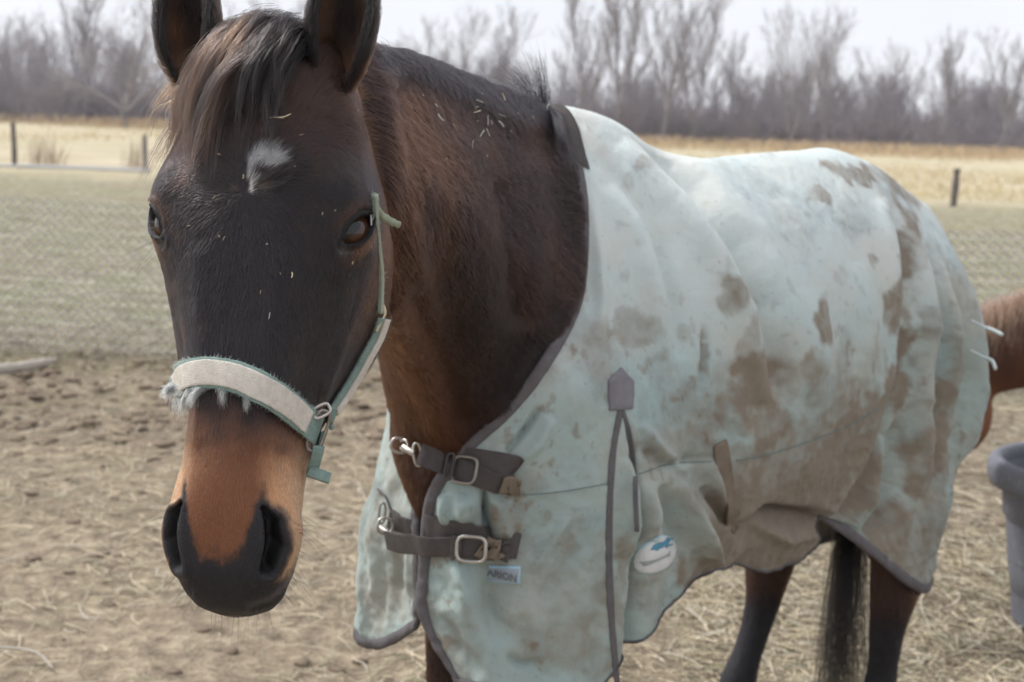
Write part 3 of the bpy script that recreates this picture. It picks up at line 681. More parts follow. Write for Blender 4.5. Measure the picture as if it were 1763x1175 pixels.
# ================================================================== RUG
NEAR = [  # columns from the front edge to the tail, rows from the spine to the hem: (px, py, body y) or (px, py, -depth)
 [(950,183,0),(986,275,.085),(996,400,.15),(985,520,.19),(935,615,-2.17),(870,700,-2.15),(790,775,-2.15),(738,850,-2.17),(722,960,-2.20),(724,1070,-2.21),(790,1185,-2.20)],
 [(985,184,0),(1025,290,.11),(1045,410,.175),(1040,540,.215),(1005,650,-2.19),(950,740,-2.165),(880,820,-2.145),(830,890,-2.15),(815,970,-2.165),(818,1070,-2.17),(850,1200,-2.17)],
 [(1050,205,0),(1085,300,.115),(1102,420,.19),(1104,540,.235),(1090,650,.26),(1065,740,.272),(1030,830,.28),(1010,910,.285),(1000,990,.29),(998,1080,.292),(1000,1215,.295)],
 [(1120,252,0),(1160,330,.12),(1188,440,.20),(1198,560,.255),(1188,670,.28),(1170,760,.292),(1150,850,.298),(1138,920,.30),(1125,980,.30),(1112,1040,.30),(1096,1110,.30)],
 [(1200,272,0),(1260,350,.13),(1298,460,.215),(1310,570,.268),(1302,670,.292),(1290,750,.30),(1275,820,.298),(1260,880,.287),(1245,930,.272),(1235,960,.262),(1226,982,.252)],
 [(1320,263,0),(1380,350,.135),(1415,450,.215),(1430,560,.265),(1425,660,.285),(1410,740,.285),(1390,810,.277),(1368,870,.262),(1350,930,.242),(1340,965,.225),(1330,986,.21)],
 [(1378,259,0),(1432,345,.13),(1465,445,.205),(1478,555,.25),(1472,655,.27),(1456,735,.27),(1436,800,.264),(1418,865,.254),(1408,908,.242),(1405,930,.234),(1403,952,.222)],
 [(1430,256,0),(1480,340,.125),(1510,440,.195),(1522,550,.235),(1516,650,.252),(1500,730,.252),(1480,790,.247),(1462,840,.240),(1450,870,.235),(1442,890,.23),(1437,902,.227)],
 [(1500,284,0),(1558,370,.115),(1598,470,.175),(1614,570,.208),(1618,660,.222),(1614,740,.228),(1608,810,.228),(1598,870,.226),(1588,930,.222),(1578,980,.22),(1568,1012,.218)],
 [(1548,322,0),(1625,412,.10),(1672,492,.14),(1697,570,.16),(1699,650,.165),(1682,745,.165),(1658,810,.165),(1646,850,.165),(1641,885,.165),(1622,950,.165),(1602,1000,.165)],
]
def conv(c):
    px, py, q = c
    return at(px, py, -q) if q < 0 else py_(px, py, q)
near = np.array([[conv(c) for c in col] for col in NEAR])
rear = Bv(np.array([(-1.20, 0, 1.315), (-1.245, .03, 1.25), (-1.27, .04, 1.17), (-1.29, .045, 1.06), (-1.295, .045, .95), (-1.29, .045, .86), (-1.28, .045, .78), (-1.275, .045, .72), (-1.27, .045, .66), (-1.265, .045, .60), (-1.26, .045, .54)]))
near = np.concatenate([near, rear[None]]); NC, NR = near.shape[:2]
nb = toB(near.reshape(-1, 3)); far = nb.copy(); far[:, 1] *= -1; far = Bv(far).reshape(NC, NR, 3)
FARX = {0: (4, [(688,625,2.36),(684,690,2.33),(690,760,2.30),(712,840,2.27),(724,920,2.27),(728,1010,2.28),(717,1082,2.29)]),
        1: (4, [(676,632,2.42),(670,700,2.41),(664,770,2.40),(655,850,2.39),(645,940,2.38),(645,1040,2.39),(650,1117,2.40)]),
        2: (4, [(690,640,2.60),(676,705,2.55),(664,760,2.50),(645,850,2.47),(628,940,2.46),(614,1045,2.46),(611,1086,2.47)])}
for c, (r0, L) in FARX.items():
    for k, q in enumerate(L): far[c, r0 + k] = at(*q)
CTL = np.concatenate([far[:, :0:-1], near], 1)           # (NC, 2NR-1): far hem ... spine ... near hem
NU, NV = 420, 401
uu = np.interp(np.linspace(0, NC - 1, NU), np.arange(NC), np.arange(NC))
RG = pchip(np.arange(NC), CTL, uu)
RG = pchip(np.arange(2 * NR - 1), RG.transpose(1, 0, 2), np.linspace(0, 2 * NR - 2, NV)).transpose(1, 0, 2)   # (NU,NV,3)
def rg_normals(P):
    n = nrm(np.cross(np.gradient(P, axis=0), np.gradient(P, axis=1))); c = B(-.4, 0, 1.0)
    b = toB(P.reshape(-1, 3)); out = np.stack([b[:, 0] * .4, b[:, 1] * 2, (b[:, 2] - 1.0)], 1); out = out[:, :1] * HX + out[:, 1:2] * HY + out[:, 2:3] * HZ
    s = np.sign((out.reshape(P.shape) * n).sum()); return n * s
RN = rg_normals(RG)
PX, PY, PD = [a.reshape(NU, NV) for a in proj(RG.reshape(-1, 3))]
VI = np.linspace(-1, 1, NV)[None].repeat(NU, 0); NEARM = sst(.0, .04, VI)
def pxdist(P2, px=None, py=None):
    px = PX if px is None else px; py = PY if py is None else py
    Q = np.stack([px, py], -1); best = np.full(px.shape, 1e9); sgn = np.zeros(px.shape); tt = np.zeros(px.shape); n = len(P2) - 1
    for k in range(n):
        A = np.array(P2[k], float); D = np.array(P2[k + 1], float) - A
        t = np.clip(((Q - A) @ D) / (D @ D), 0, 1); R_ = Q - (A + t[..., None] * D); d = np.linalg.norm(R_, axis=-1)
        c = D[0] * R_[..., 1] - D[1] * R_[..., 0]; m_ = d < best
        best = np.where(m_, d, best); sgn = np.where(m_, np.sign(c), sgn); tt = np.where(m_, (k + t) / n, tt)
    return best, sgn, tt
disp = np.zeros((NU, NV))
def fold(P2, w, amp, fade=True, off=0.):
    d, s, t = pxdist(P2); e = s * d - off
    f = np.clip(np.sin(np.clip(t, 0, 1) * math.pi), 0, 1) ** .6 if fade else 1
    disp[...] += 2.5 * amp * np.exp(-(e / w) ** 2) * f * NEARM
def overlap(P2, w, amp):
    """cloth lying over the cloth behind it: high on the left of the line, a sharp drop on its right"""
    d, s, t = pxdist(P2); e = s * d
    disp[...] += amp * np.where(e > 0, np.exp(-(e / w) ** 2), np.exp(-(e / 5.) ** 2)) * np.sin(np.clip(t * .92 + .05, 0, 1) * math.pi) ** .5 * NEARM
BIG = [(1095,222),(1190,325),(1262,430),(1312,530),(1335,620),(1345,690)]
fold(BIG, 17, -.014); fold(BIG, 22, .012, off=34); fold(BIG, 30, .009, off=-40)
B2 = [(1085,300),(1140,420),(1165,520),(1170,620)]; fold(B2, 16, -.009); fold(B2, 22, .007, off=30)
fold([(1030,260),(1060,300),(1100,370)], 14, -.004); fold([(1015,330),(1030,430),(1035,520),(1030,600)], 12, .005)
for P2, w, a in [([(1575,380),(1606,470),(1626,590),(1622,740),(1615,860)], 9, -.014), ([(1575,380),(1590,470),(1604,590),(1600,740),(1590,860)], 12, .012),
                 ([(1630,450),(1656,540),(1672,640),(1660,760),(1646,850)], 8, -.010), ([(1610,440),(1640,540),(1650,640),(1640,760)], 9, .010), ([(1668,500),(1686,590),(1688,680),(1672,770)], 6, .008),
                 ([(1535,330),(1560,450),(1568,560),(1556,660)], 12, -.008), ([(1520,340),(1538,450),(1545,560)], 14, .007), ([(1480,450),(1500,560),(1490,660)], 16, .005),
                 ([(1215,560),(1218,620),(1205,680)], 7, -.006), ([(1395,500),(1412,600),(1400,700)], 20, .005)]: fold(P2, w, a)
def recess(P2, w, amp, side):
    """cloth that dives under the fold on the other side of the line and comes back gradually"""
    d, s, t = pxdist(P2); e = s * d * side
    disp[...] -= amp * np.where(e > 0, np.exp(-(e / w) ** 2), np.exp(-(e / 4.) ** 2)) * np.clip(np.sin(np.clip(t * .90, 0, 1) * math.pi), 0, 1) ** .7 * NEARM
recess([(1566,560),(1548,640),(1520,720),(1492,800),(1462,860),(1436,905)], 62, .085, -1); overlap([(1560,600),(1520,720),(1492,800),(1436,905)], 22, .012)
recess([(1622,480),(1630,600),(1624,740),(1610,860),(1600,940)], 26, .018, -1)
recess([(1255,905),(1320,886),(1390,888),(1436,900)], 40, .030, 1)
fold([(1600,690),(1562,800),(1528,900),(1500,945)], 12, -.018); fold([(1632,720),(1618,850),(1600,960)], 10, .016); fold([(1560,760),(1520,860),(1480,915)], 14, .012)
fold([(1255,915),(1320,880),(1390,885),(1438,893)], 8, -.012, True); fold([(1300,905),(1360,930),(1420,920)], 14, .010)
for P2, w, a in [([(1100,730),(1140,775),(1190,815)], 10, .006), ([(1100,770),(1150,800),(1230,790)], 9, -.005), ([(1175,830),(1195,900),(1212,950),(1230,972)], 13, .016), ([(1145,835),(1160,900),(1180,960)], 14, -.012),
                 ([(1120,830),(1125,880),(1118,930)], 12, .008), ([(1215,840),(1240,880),(1252,905)], 8, -.010), ([(1225,790),(1250,900)], 10, .006),
                 ([(832,838),(838,900),(846,935)], 6, -.013), ([(805,850),(800,900)], 14, .009), ([(765,850),(770,905)], 10, .007), ([(862,860),(866,930)], 14, .007),
                 ([(930,700),(900,745),(868,785)], 6, -.007), ([(950,720),(925,765),(890,800)], 10, .005), ([(780,970),(800,1010),(810,1080)], 14, .008), ([(850,960),(842,1030),(860,1110)], 18, -.009), ([(900,1010),(920,1080),(900,1150)], 20, .008),
                 ([(985,880),(950,930),(915,985)], 10, .005), ([(1000,940),(955,1000),(930,1040)], 10, -.005), ([(760,1060),(790,1120),(830,1165)], 14, -.007), ([(870,1130),(900,1142),(925,1138)], 8, -.008)]: fold(P2, w, a)
SLIT = [(1070,706),(1088,770),(1096,850),(1099,920),(1094,1010),(1087,1120),(1084,1180)]
dS, sS, tS = pxdist(SLIT); disp -= .035 * np.exp(-(dS / (4 + 5 * tS)) ** 2) * sst(.02, .3, tS) * NEARM
fold([(1080,790),(1074,880),(1072,960)], 12, .014)
fpx = [([(668,745),(650,900),(640,1080)], 10, .008), ([(690,900),(682,1000),(676,1090)], 10, -.010), ([(705,960),(706,1060)], 8, .008), ([(660,960),(654,1080)], 9, -.006)]
for P2, w, a in fpx:
    d, s, t = pxdist(P2); disp += a * np.exp(-(d / w) ** 2) * np.sin(np.clip(t, 0, 1) * math.pi) ** .6 * sst(.0, -.04, VI)
flat = RG.reshape(-1, 3); zz = toB(flat)[:, 2].reshape(NU, NV)
n1 = (fbm(flat * [1, 1, .6], 9, 3, 31) - .5).reshape(NU, NV); n2 = (fbm(flat, 26, 3, 37) - .5).reshape(NU, NV)
lowk = sst(1.15, .75, zz)
n3 = (np.abs(fbm(flat, 40, 3, 39) - .5)).reshape(NU, NV)
disp += n1 * (.008 + .024 * lowk) + n2 * (.003 + .010 * lowk) - n3 * (.004 + .006 * lowk)
disp = np.where((VI > -.04) & (VI < .04), disp * .5, disp)
RG = RG + RN * disp[..., None]; RN = rg_normals(RG)
QR = grid_quads(NU, NV)
if np.cross(RG[1, 300] - RG[0, 300], RG[0, 301] - RG[0, 300]) @ RN[0, 300] > 0: QR = QR[:, ::-1]
RBVH0 = BVHTree.FromPolygons([Vector(v) for v in RG.reshape(-1, 3)], [tuple(q) for q in QR])
# ---- colours of the coat
def lerp3(a, b, t): return np.asarray(a) * (1 - t[:, None]) + np.asarray(b) * t[:, None]
_hv, _hq, _ht = head_mesh_arrays()
HEADBVH = BVHTree.FromPolygons([Vector(v) for v in _hv], [tuple(q) for q in _hq])
def on_head_surface(V, cand):
    out = np.zeros(len(V), bool)
    for i in np.where(cand)[0]: out[i] = HEADBVH.find_nearest(Vector(V[i]), .004)[0] is not None
    return out
def coat_colour(V):
    n = len(V); H = toH(V); s, l, f = H.T; px, py, _ = proj(V); b = toB(V)
    sgs = np.abs(s); nz = fbm(V, 55, 4, 3) - .5; nz2 = fbm(V, 14, 4, 9) - .5
    head = on_head_surface(V, (l < 63) & (sgs < 15) & (f > -31) & (l > -9))
    C = np.tile(np.array([.0125, .0072, .0068]), (n, 1))
    # neck and trunk
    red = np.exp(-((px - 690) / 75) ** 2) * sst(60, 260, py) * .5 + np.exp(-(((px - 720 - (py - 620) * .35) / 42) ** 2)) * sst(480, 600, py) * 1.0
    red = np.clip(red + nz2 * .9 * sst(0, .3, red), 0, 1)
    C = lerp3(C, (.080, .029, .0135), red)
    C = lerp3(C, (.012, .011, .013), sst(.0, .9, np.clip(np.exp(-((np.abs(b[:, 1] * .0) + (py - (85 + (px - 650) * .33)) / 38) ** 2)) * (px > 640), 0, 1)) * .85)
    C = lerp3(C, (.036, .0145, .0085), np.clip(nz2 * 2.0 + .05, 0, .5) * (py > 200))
    low = sst(.44, .37, b[:, 2]); C = lerp3(C, (.0115, .0105, .0125), low)
    up = sst(.40, .46, b[:, 2]) * sst(.95, .8, b[:, 2]) * (b[:, 0] < -.5); C = lerp3(C, (.045, .019, .012), up * .8)
    # head
    h = np.tile(np.array([.0195, .0165, .0180]), (n, 1))
    h = lerp3(h, (.042, .022, .016), np.clip(sst(17, 6, l) * .9 + nz * .6 * sst(20, 8, l), 0, 1))
    h = lerp3(h, (.10, .040, .018), np.clip(sst(7.5, 11, sgs) * sst(-7, -11, f) * sst(34, 20, l) + nz * .7, 0, 1) * .75 * (sgs > 6))
    h = lerp3(h, (.12, .05, .022), np.clip(sst(-6, -12, f) * sst(14, 2, l), 0, 1) * .8)
    t1 = np.clip(sst(38.6, 48.5, l + nz * 5 + nz2 * 4 + sgs * .25) , 0, 1)
    h = lerp3(h, (.205, .080, .035), t1)
    side = sst(3.2, 5.6, sgs + nz * 1.2) * sst(42.5, 49.0, l + nz * 3)
    h = lerp3(h, (.60, .33, .165), side * .9)
    d = nostril_d(H); lb = 55.4 - 5.0 * np.clip(sgs / 3.7, 0, 1.12) ** 3.6; nzf = fbm(V, 160, 3, 12) - .5
    blk = sst(2.9, 1.5, d * 1.12 + nz * .8 + nzf * .8); blk = np.maximum(blk, sst(-1.3, 1.1, l + nz * 2.6 + nzf * 2.0 - lb) * sst(4.9, 4.3, sgs)); blk = np.maximum(blk, sst(55.8, 57.6, l + nz * 2.2 + nzf))
    blk = np.maximum(blk, sst(-9.2, -10.8, f + nz * 1.2) * sst(50, 53, l))
    h = lerp3(h, (.0175, .0170, .0200), blk); h = lerp3(h, (.0025, .0022, .0022), sst(1.15, .7, d))  # shade of the nostril hollow painted in as near black
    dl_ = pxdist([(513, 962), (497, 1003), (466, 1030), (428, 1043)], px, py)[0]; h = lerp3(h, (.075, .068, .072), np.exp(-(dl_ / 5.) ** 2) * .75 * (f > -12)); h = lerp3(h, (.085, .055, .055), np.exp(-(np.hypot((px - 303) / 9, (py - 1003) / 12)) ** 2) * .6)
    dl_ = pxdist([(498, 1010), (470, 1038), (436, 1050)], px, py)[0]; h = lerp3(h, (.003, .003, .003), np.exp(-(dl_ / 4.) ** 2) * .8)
    for sg in (1, -1):
        dm = poly_dist(H, [np.array(p_) for p_ in [(6.2 * sg, 51.6, -10.6), (5.4 * sg, 56, -10.4), (3.6 * sg, 59.2, -9.6)]], [.5] * 3); h = lerp3(h, (.040, .036, .038), np.exp(-dm ** 2) * .8)
    for sg in (1, -1):
        E, nn, a, bb = eye_frame(sg); D = H - E; u = D @ a; v = D @ bb; r = np.linalg.norm(D, axis=1)
        h = lerp3(h, (.155, .075, .045), np.exp(-(((u - .2) / 2.2) ** 2 + ((v + 1.9) / .75) ** 2)) * (r < 6) * .9)
        h = lerp3(h, (.060, .030, .020), np.exp(-((u / 2.4) ** 2 + ((v - 2.2) / .8) ** 2)) * (r < 6) * .9)
        h = lerp3(h, (.013, .012, .013), sst(1.0, .45, np.maximum(0, eye_gap(u, v))) * (r < 6))
        h = lerp3(h, (.12, .11, .11), np.exp(-(((u - 3.0) / .45) ** 2 + ((v + .4) / .5) ** 2)) * np.clip(.4 + nz * 3, 0, 1) * (r < 6))
    # white star with two swirls under it
    q = np.hypot((px - 457) / 28, (py - 277) / 21); q = q + nz * .9 + .8 * np.exp(-(((px - 447) / 22) ** 2 + ((py - 308) / 16) ** 2))
    h = lerp3(h, (1., 1., .98), sst(1.12, .8, q) * (f > -4))
    q2 = np.hypot((px - 431 - (py - 310) * .1) / 4.0, (py - 312) / 26) + nz * .5
    h = lerp3(h, (.75, .73, .70), sst(1.1, .7, q2) * .8 * (f > -4))
    for cx, cy_ in ((404, 326), (447, 322)):
        q3 = np.hypot((px - cx) / 9, (py - cy_) / 8); h = lerp3(h, (.10, .07, .05), sst(1.2, .2, q3 + nz * .8) * .6 * (f > -4))
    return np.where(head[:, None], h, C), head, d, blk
def nostril_d(H):
    d = None
    for sg in (1, -1):
        pts = [np.array(p_) for p_ in [(4.3 * sg, 50.3, -1.6), (5.05 * sg, 51.8, -2.3), (5.2 * sg, 54.0, -3.0), (4.6 * sg, 56.2, -3.4), (3.6 * sg, 57.4, -3.4)]]
        e = poly_dist(H, pts, [.5, 1.0, 1.25, 1.05, .5]); d = e if d is None else np.minimum(d, e)
    return d
def eye_gap(u, v):
    uu = np.clip(u / 2.55, -1, 1); hu = 1.22 * (1 - uu ** 2) ** .8 + .02; hl = 1.02 * (1 - uu ** 2) + .02
    gap = np.where(v > 0, v - hu, -v - hl); return np.where(np.abs(u) > 2.55, np.hypot(np.abs(u) - 2.55, v), gap)

def fur_material():
    t = NT('bay_coat_hair'); c = t.attr('Col'); r = t.attr('fr', 'Fac')
    c2 = t.mix(1.0, c, t.ramp(r, [(0, (.6, .6, .6)), (.8, (1.08, 1.08, 1.08)), (1, (1.55, 1.48, 1.42))]), 'MULTIPLY')
    h_ = t.hair(c2, .37, .5); return t.m
def skin_material():
    t = NT('bay_coat'); c = t.attr('Col'); f = t.noise(900, 3)
    c2 = t.mix(f, t.mix(1.0, c, (.6, .6, .6), 'MULTIPLY'), t.mix(1.0, c, (1.25, 1.2, 1.2), 'MULTIPLY'))
    t.pbsdf(c2, .62, .35, normal=t.bump(t.noise(500, 4), .35, .002)); return t.m

def fur_nodes(obj, hair_mat, seed=1, rad=.00022, dens=1.0, clump_scale=55.):
    ng = bpy.data.node_groups.new('coat_growth', 'GeometryNodeTree')
    ng.interface.new_socket('Geometry', in_out='INPUT', socket_type='NodeSocketGeometry')
    ng.interface.new_socket('Geometry', in_out='OUTPUT', socket_type='NodeSocketGeometry')
    N = ng.nodes; L = ng.links.new
    gi = N.new('GeometryNodeObjectInfo'); gi.inputs['Object'].default_value = obj; go = N.new('NodeGroupOutput'); GSRC = gi.outputs['Geometry']
    def named(nm, typ):
        a = N.new('GeometryNodeInputNamedAttribute'); a.data_type = typ; a.inputs['Name'].default_value = nm
        return next(o for o in a.outputs if o.enabled and o.name == 'Attribute')
    def vm(op, a, b=None, sc=None):
        m = N.new('ShaderNodeVectorMath'); m.operation = op
        for k, v in ((0, a), (1, b)):
            if v is None: continue
            if isinstance(v, bpy.types.NodeSocket): L(v, m.inputs[k])
            else: m.inputs[k].default_value = v
        if sc is not None:
            if isinstance(sc, bpy.types.NodeSocket): L(sc, m.inputs['Scale'])
            else: m.inputs['Scale'].default_value = sc
        return m.outputs[0]
    def mt(op, a, b=None):
        m = N.new('ShaderNodeMath'); m.operation = op
        for k, v in ((0, a), (1, b)):
            if v is None: continue
            if isinstance(v, bpy.types.NodeSocket): L(v, m.inputs[k])
            else: m.inputs[k].default_value = v
        return m.outputs[0]
    di = N.new('GeometryNodeDistributePointsOnFaces'); L(GSRC, di.inputs['Mesh'])
    L(mt('MULTIPLY', named('fur_density', 'FLOAT'), dens), di.inputs['Density']); di.inputs['Seed'].default_value = seed
    def store(geo, nm, typ, val):
        s_ = N.new('GeometryNodeStoreNamedAttribute'); s_.data_type = typ; s_.domain = 'POINT'; s_.inputs['Name'].default_value = nm
        L(geo, s_.inputs['Geometry']); L(val, next(i for i in s_.inputs if i.enabled and i.name == 'Value')); return s_.outputs[0]
    def rnd(typ, lo, hi, sd):
        r = N.new('FunctionNodeRandomValue'); r.data_type = typ
        ins = [i for i in r.inputs if i.enabled]
        next(i for i in ins if i.name == 'Min').default_value = lo; next(i for i in ins if i.name == 'Max').default_value = hi
        next(i for i in ins if i.name == 'Seed').default_value = sd
        return next(o for o in r.outputs if o.enabled)
    g = store(di.outputs['Points'], 'rn', 'FLOAT_VECTOR', di.outputs['Normal'])
    g = store(g, 'fr', 'FLOAT', rnd('FLOAT', 0., 1., 5))
    g = store(g, 'fj', 'FLOAT_VECTOR', rnd('FLOAT_VECTOR', (-1, -1, -1), (1, 1, 1), 6))
    ps = N.new('GeometryNodeInputPosition')
    g = store(g, 'root', 'FLOAT_VECTOR', ps.outputs[0])
    ln = N.new('GeometryNodeCurvePrimitiveLine'); ln.inputs['Start'].default_value = (0, 0, 0); ln.inputs['End'].default_value = (0, 0, .0001)
    rs = N.new('GeometryNodeResampleCurve'); L(ln.outputs[0], rs.inputs['Curve']); rs.inputs['Count'].default_value = 4
    io = N.new('GeometryNodeInstanceOnPoints'); L(g, io.inputs['Points']); L(rs.outputs[0], io.inputs['Instance'])
    rl = N.new('GeometryNodeRealizeInstances'); L(io.outputs[0], rl.inputs[0])
    sp = N.new('GeometryNodeSplineParameter'); t = sp.outputs['Factor']
    ln_ = mt('MULTIPLY', named('fur_len', 'FLOAT'), mt('ADD', mt('MULTIPLY', named('fr', 'FLOAT'), .7), .6))
    nz = N.new('ShaderNodeTexNoise'); nz.inputs['Scale'].default_value = clump_scale; nz.inputs['Detail'].default_value = 2
    L(named('root', 'FLOAT_VECTOR'), nz.inputs['Vector'])
    cl = vm('SCALE', vm('SUBTRACT', nz.outputs['Color'], (.5, .5, .5)), sc=.6)
    d = vm('ADD', vm('ADD', named('comb', 'FLOAT_VECTOR'), cl), vm('SCALE', named('fj', 'FLOAT_VECTOR'), sc=.09))
    along = vm('SCALE', d, sc=t)
    lift = vm('SCALE', named('rn', 'FLOAT_VECTOR'), sc=mt('MULTIPLY', named('fur_lift', 'FLOAT'), mt('MULTIPLY', t, mt('SUBTRACT', 1.55, t))))
    off = vm('SCALE', vm('ADD', along, lift), sc=ln_)
    st = N.new('GeometryNodeSetPosition'); L(rl.outputs[0], st.inputs[0])
    L(vm('ADD', named('root', 'FLOAT_VECTOR'), off), st.inputs['Position'])
    cr = N.new('GeometryNodeSetCurveRadius'); L(st.outputs[0], cr.inputs[0])
    L(mt('MULTIPLY', mt('SUBTRACT', 1.0, mt('MULTIPLY', mt('MULTIPLY', t, t), .8)), mt('MULTIPLY', named('fur_rad', 'FLOAT'), 1.0)), cr.inputs['Radius'])
    sm = N.new('GeometryNodeSetMaterial'); L(cr.outputs[0], sm.inputs[0]); sm.inputs['Material'].default_value = hair_mat
    L(sm.outputs[0], go.inputs[0])
    hc = bpy.data.hair_curves.new('coat'); hc.materials.append(hair_mat); co = bpy.data.objects.new('coat', hc); COL.objects.link(co); co.parent = obj
    md = co.modifiers.new('coat_growth', 'NODES'); md.node_group = ng; return co

horse = thing('bay_horse', 'dark bay horse with a white star looking at the camera in a muddy mint rug', 'horse', tuple(B(-.3, 0, 0)))
def to_parent(o, par):
    o.parent = par; o.matrix_parent_inverse = Matrix.Translation(-Vector(par.location)); return o
bodymesh = fuse([torso(), neck(), leg(FRONT(.14, .17)), leg(FRONT(.17, -.08)), leg(HIND(HIND_NEAR[0], .15)), leg(HIND(HIND_FAR[0], -.12, .2))], .011, 8)
Vb, Nb = mesh_arrays(bodymesh)
NVB0 = Nb
def tuck_under_rug():
    V = Vb.copy()
    for i, v in list(enumerate(Vb)) * 2:
        v = V[i]
        p_, n_, f_, d_ = RBVH0.find_nearest(Vector(v), .16)
        if p_ is None: continue
        u = f_ // (NV - 1); w = f_ % (NV - 1)
        if u < 1 or w < 2 or w > NV - 4: continue
        n_ = np.array(n_); s_ = (v - np.array(p_)) @ n_; k = .004 + .016 * min(1., u / 14) + .018 * min(1., max(0., (u - 120) / 60))
        if s_ > -k: V[i] = np.array(p_) - n_ * k
    px, py, _z = proj(V); vis = sst(560, 660, px) * ((V - CAMP) @ FW < 2.7)
    for P2, w, a in [([(690, 150), (735, 330), (765, 480), (790, 620)], 26, -.010), ([(660, 470), (700, 590), (745, 690), (775, 770)], 24, .011), ([(720, 520), (760, 620), (800, 720)], 20, -.012), ([(862, 330), (880, 430), (890, 540)], 20, -.011), ([(920, 300), (935, 430), (915, 560)], 26, .010), ([(800, 260), (820, 400), (835, 560)], 34, .010), ([(665, 140), (672, 260), (668, 380)], 24, .008), ([(700, 110), (800, 160), (900, 215)], 22, .008)]:
        d = pxdist(P2, px, py)[0]; V += NVB0 * (a * np.exp(-(d / w) ** 2) * vis)[:, None]
    bodymesh.vertices.foreach_set('co', V.astype(np.float32).ravel()); bodymesh.update()
tuck_under_rug()
def make_body():
    """one surface: trunk, then the finely modelled head and ears united with it"""
    body = link('body', bodymesh); mb = MB(); mb.add(*head_mesh_arrays())
    tmp = [mobj('tmp', *mb.data())]
    for sg in (1, -1):
        V, Q, ins, ed, tt, ax = ear(sg); tmp.append(mobj('tmp', Hv(V), Q))
    for o in tmp:
        bm = bmesh.new(); bm.from_mesh(o.data); bmesh.ops.recalc_face_normals(bm, faces=bm.faces); bm.to_mesh(o.data); bm.free()
        m = body.modifiers.new('u', 'BOOLEAN'); m.operation = 'UNION'; m.object = o
        try: m.solver = 'MANIFOLD'
        except Exception: m.solver = 'FAST'
    dg = bpy.context.evaluated_depsgraph_get(); out = bpy.data.meshes.new_from_object(body.evaluated_get(dg))
    ok = len(out.vertices) > .9 * NL * NTH
    body.modifiers.clear()
    if not ok:
        print('DBG boolean union failed, joining', len(out.vertices))
        bm = bmesh.new(); bm.from_mesh(bodymesh)
        for o in tmp: bm.from_mesh(o.data)
        out = bpy.data.meshes.new('body'); bm.to_mesh(out); bm.free()
    for o in tmp: bpy.data.objects.remove(o)
    out.polygons.foreach_set('use_smooth', np.ones(len(out.polygons), bool)); body.data = out; out.materials.clear(); out.name = 'body'
    return body
body = make_body(); to_parent(body, horse)
VB, NB = mesh_arrays(body.data)
EARD = []
for sg in (1, -1):
    V, Q, ins, ed, tt, ax = ear(sg); EARD.append((V, ins, ed, tt, ax))
def ear_match(V):
    """which vertices belong to an ear, how far from its edge, up the ear"""
    H = toH(V); res = np.zeros(len(V), int); inn = np.zeros(len(V)); ed = np.zeros(len(V)); tt = np.zeros(len(V))
    from mathutils.kdtree import KDTree
    for k, (P, ins, e, t, ax) in enumerate(EARD):
        cand = np.where((H[:, 1] < 9) & (np.abs(H[:, 0] - P[:, 0].mean()) < 8))[0]
        kd = KDTree(len(P)); [kd.insert(p_, i) for i, p_ in enumerate(P)]; kd.balance()
        for i in cand:
            _, j, d = kd.find(H[i])
            if d < .06: res[i] = k + 1; inn[i] = ins[j]; ed[i] = e[j]; tt[i] = t[j]
    return res, inn, ed, tt
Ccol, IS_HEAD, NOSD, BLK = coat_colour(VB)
er, ein, eed, ett = ear_match(VB)
nzE = fbm(VB, 60, 3, 5) - .5
m = er > 0
ecol = lerp3((.020, .013, .011), (.115, .045, .020), np.clip(ein * sst(.97, .5, eed) * sst(1.0, .1, ett) * 1.25 * (.55 + nzE * 1.6) + (ett < .2) * .35, 0, 1))
ecol = lerp3(ecol, (.007, .006, .006), ein * sst(.35, .0, np.abs(eed - .12)) * sst(.1, .3, ett) * .9)
ecol = lerp3(ecol, (.010, .009, .009), np.clip(sst(.86, .95, eed), 0, 1))
Ccol = np.where(m[:, None], ecol, Ccol)
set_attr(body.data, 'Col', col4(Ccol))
NOSEBAND = [(293,676),(312,656),(345,644),(390,646),(430,658),(470,683),(505,713),(536,739)]
def pxd2(P2, px, py): return pxdist(P2, px, py)[0]
# direction, length and density of the coat
Hh = toH(VB); bB = toB(VB); PXB, PYB, _z = proj(VB)
wh = np.array([-.2, 17.2])
ds = Hh[:, 0] - wh[0]; dl = Hh[:, 1] - wh[1]
rr = np.hypot(ds, dl) + 1e-6
side = sst(4, 9, np.abs(Hh[:, 0]))
cs = ds / rr * np.where(dl < 0, 1.0, .75); cl = dl / rr + .55 * sst(2, 12, rr) * (dl > -6) + side * .5
dirH = cs[:, None] * SH + cl[:, None] * LH
neckdir = nrm(B(.1, .1, 1.15) - at(540, 250, 1.6)); comb_n = neckdir * .9 + np.array([0, 0, -.50]) + HY * .1
nzd = np.stack([fbm(VB, 9, 3, 20 + k) - .5 for k in range(3)], 1)
comb = np.where(IS_HEAD[:, None], dirH, comb_n + nzd * .7)
legs = bB[:, 2] < .85; comb = np.where((legs & ~IS_HEAD)[:, None], np.array([0, 0, -1.]), comb)
jaw = IS_HEAD & (Hh[:, 2] < -13); comb = np.where(jaw[:, None], dirH * .5 - FH * .5 + LH * .3, comb)
eard = np.array([SH * 0, EARD[0][4] @ np.array([SH, LH, FH]), EARD[1][4] @ np.array([SH, LH, FH])])
sgn_e = np.where(er == 1, 1, -1)[:, None]
comb = np.where(m[:, None], eard[er] * .8 + SH * sgn_e * 0.0, comb)
comb = nrm(comb - NB * (comb * NB).sum(1, keepdims=True))
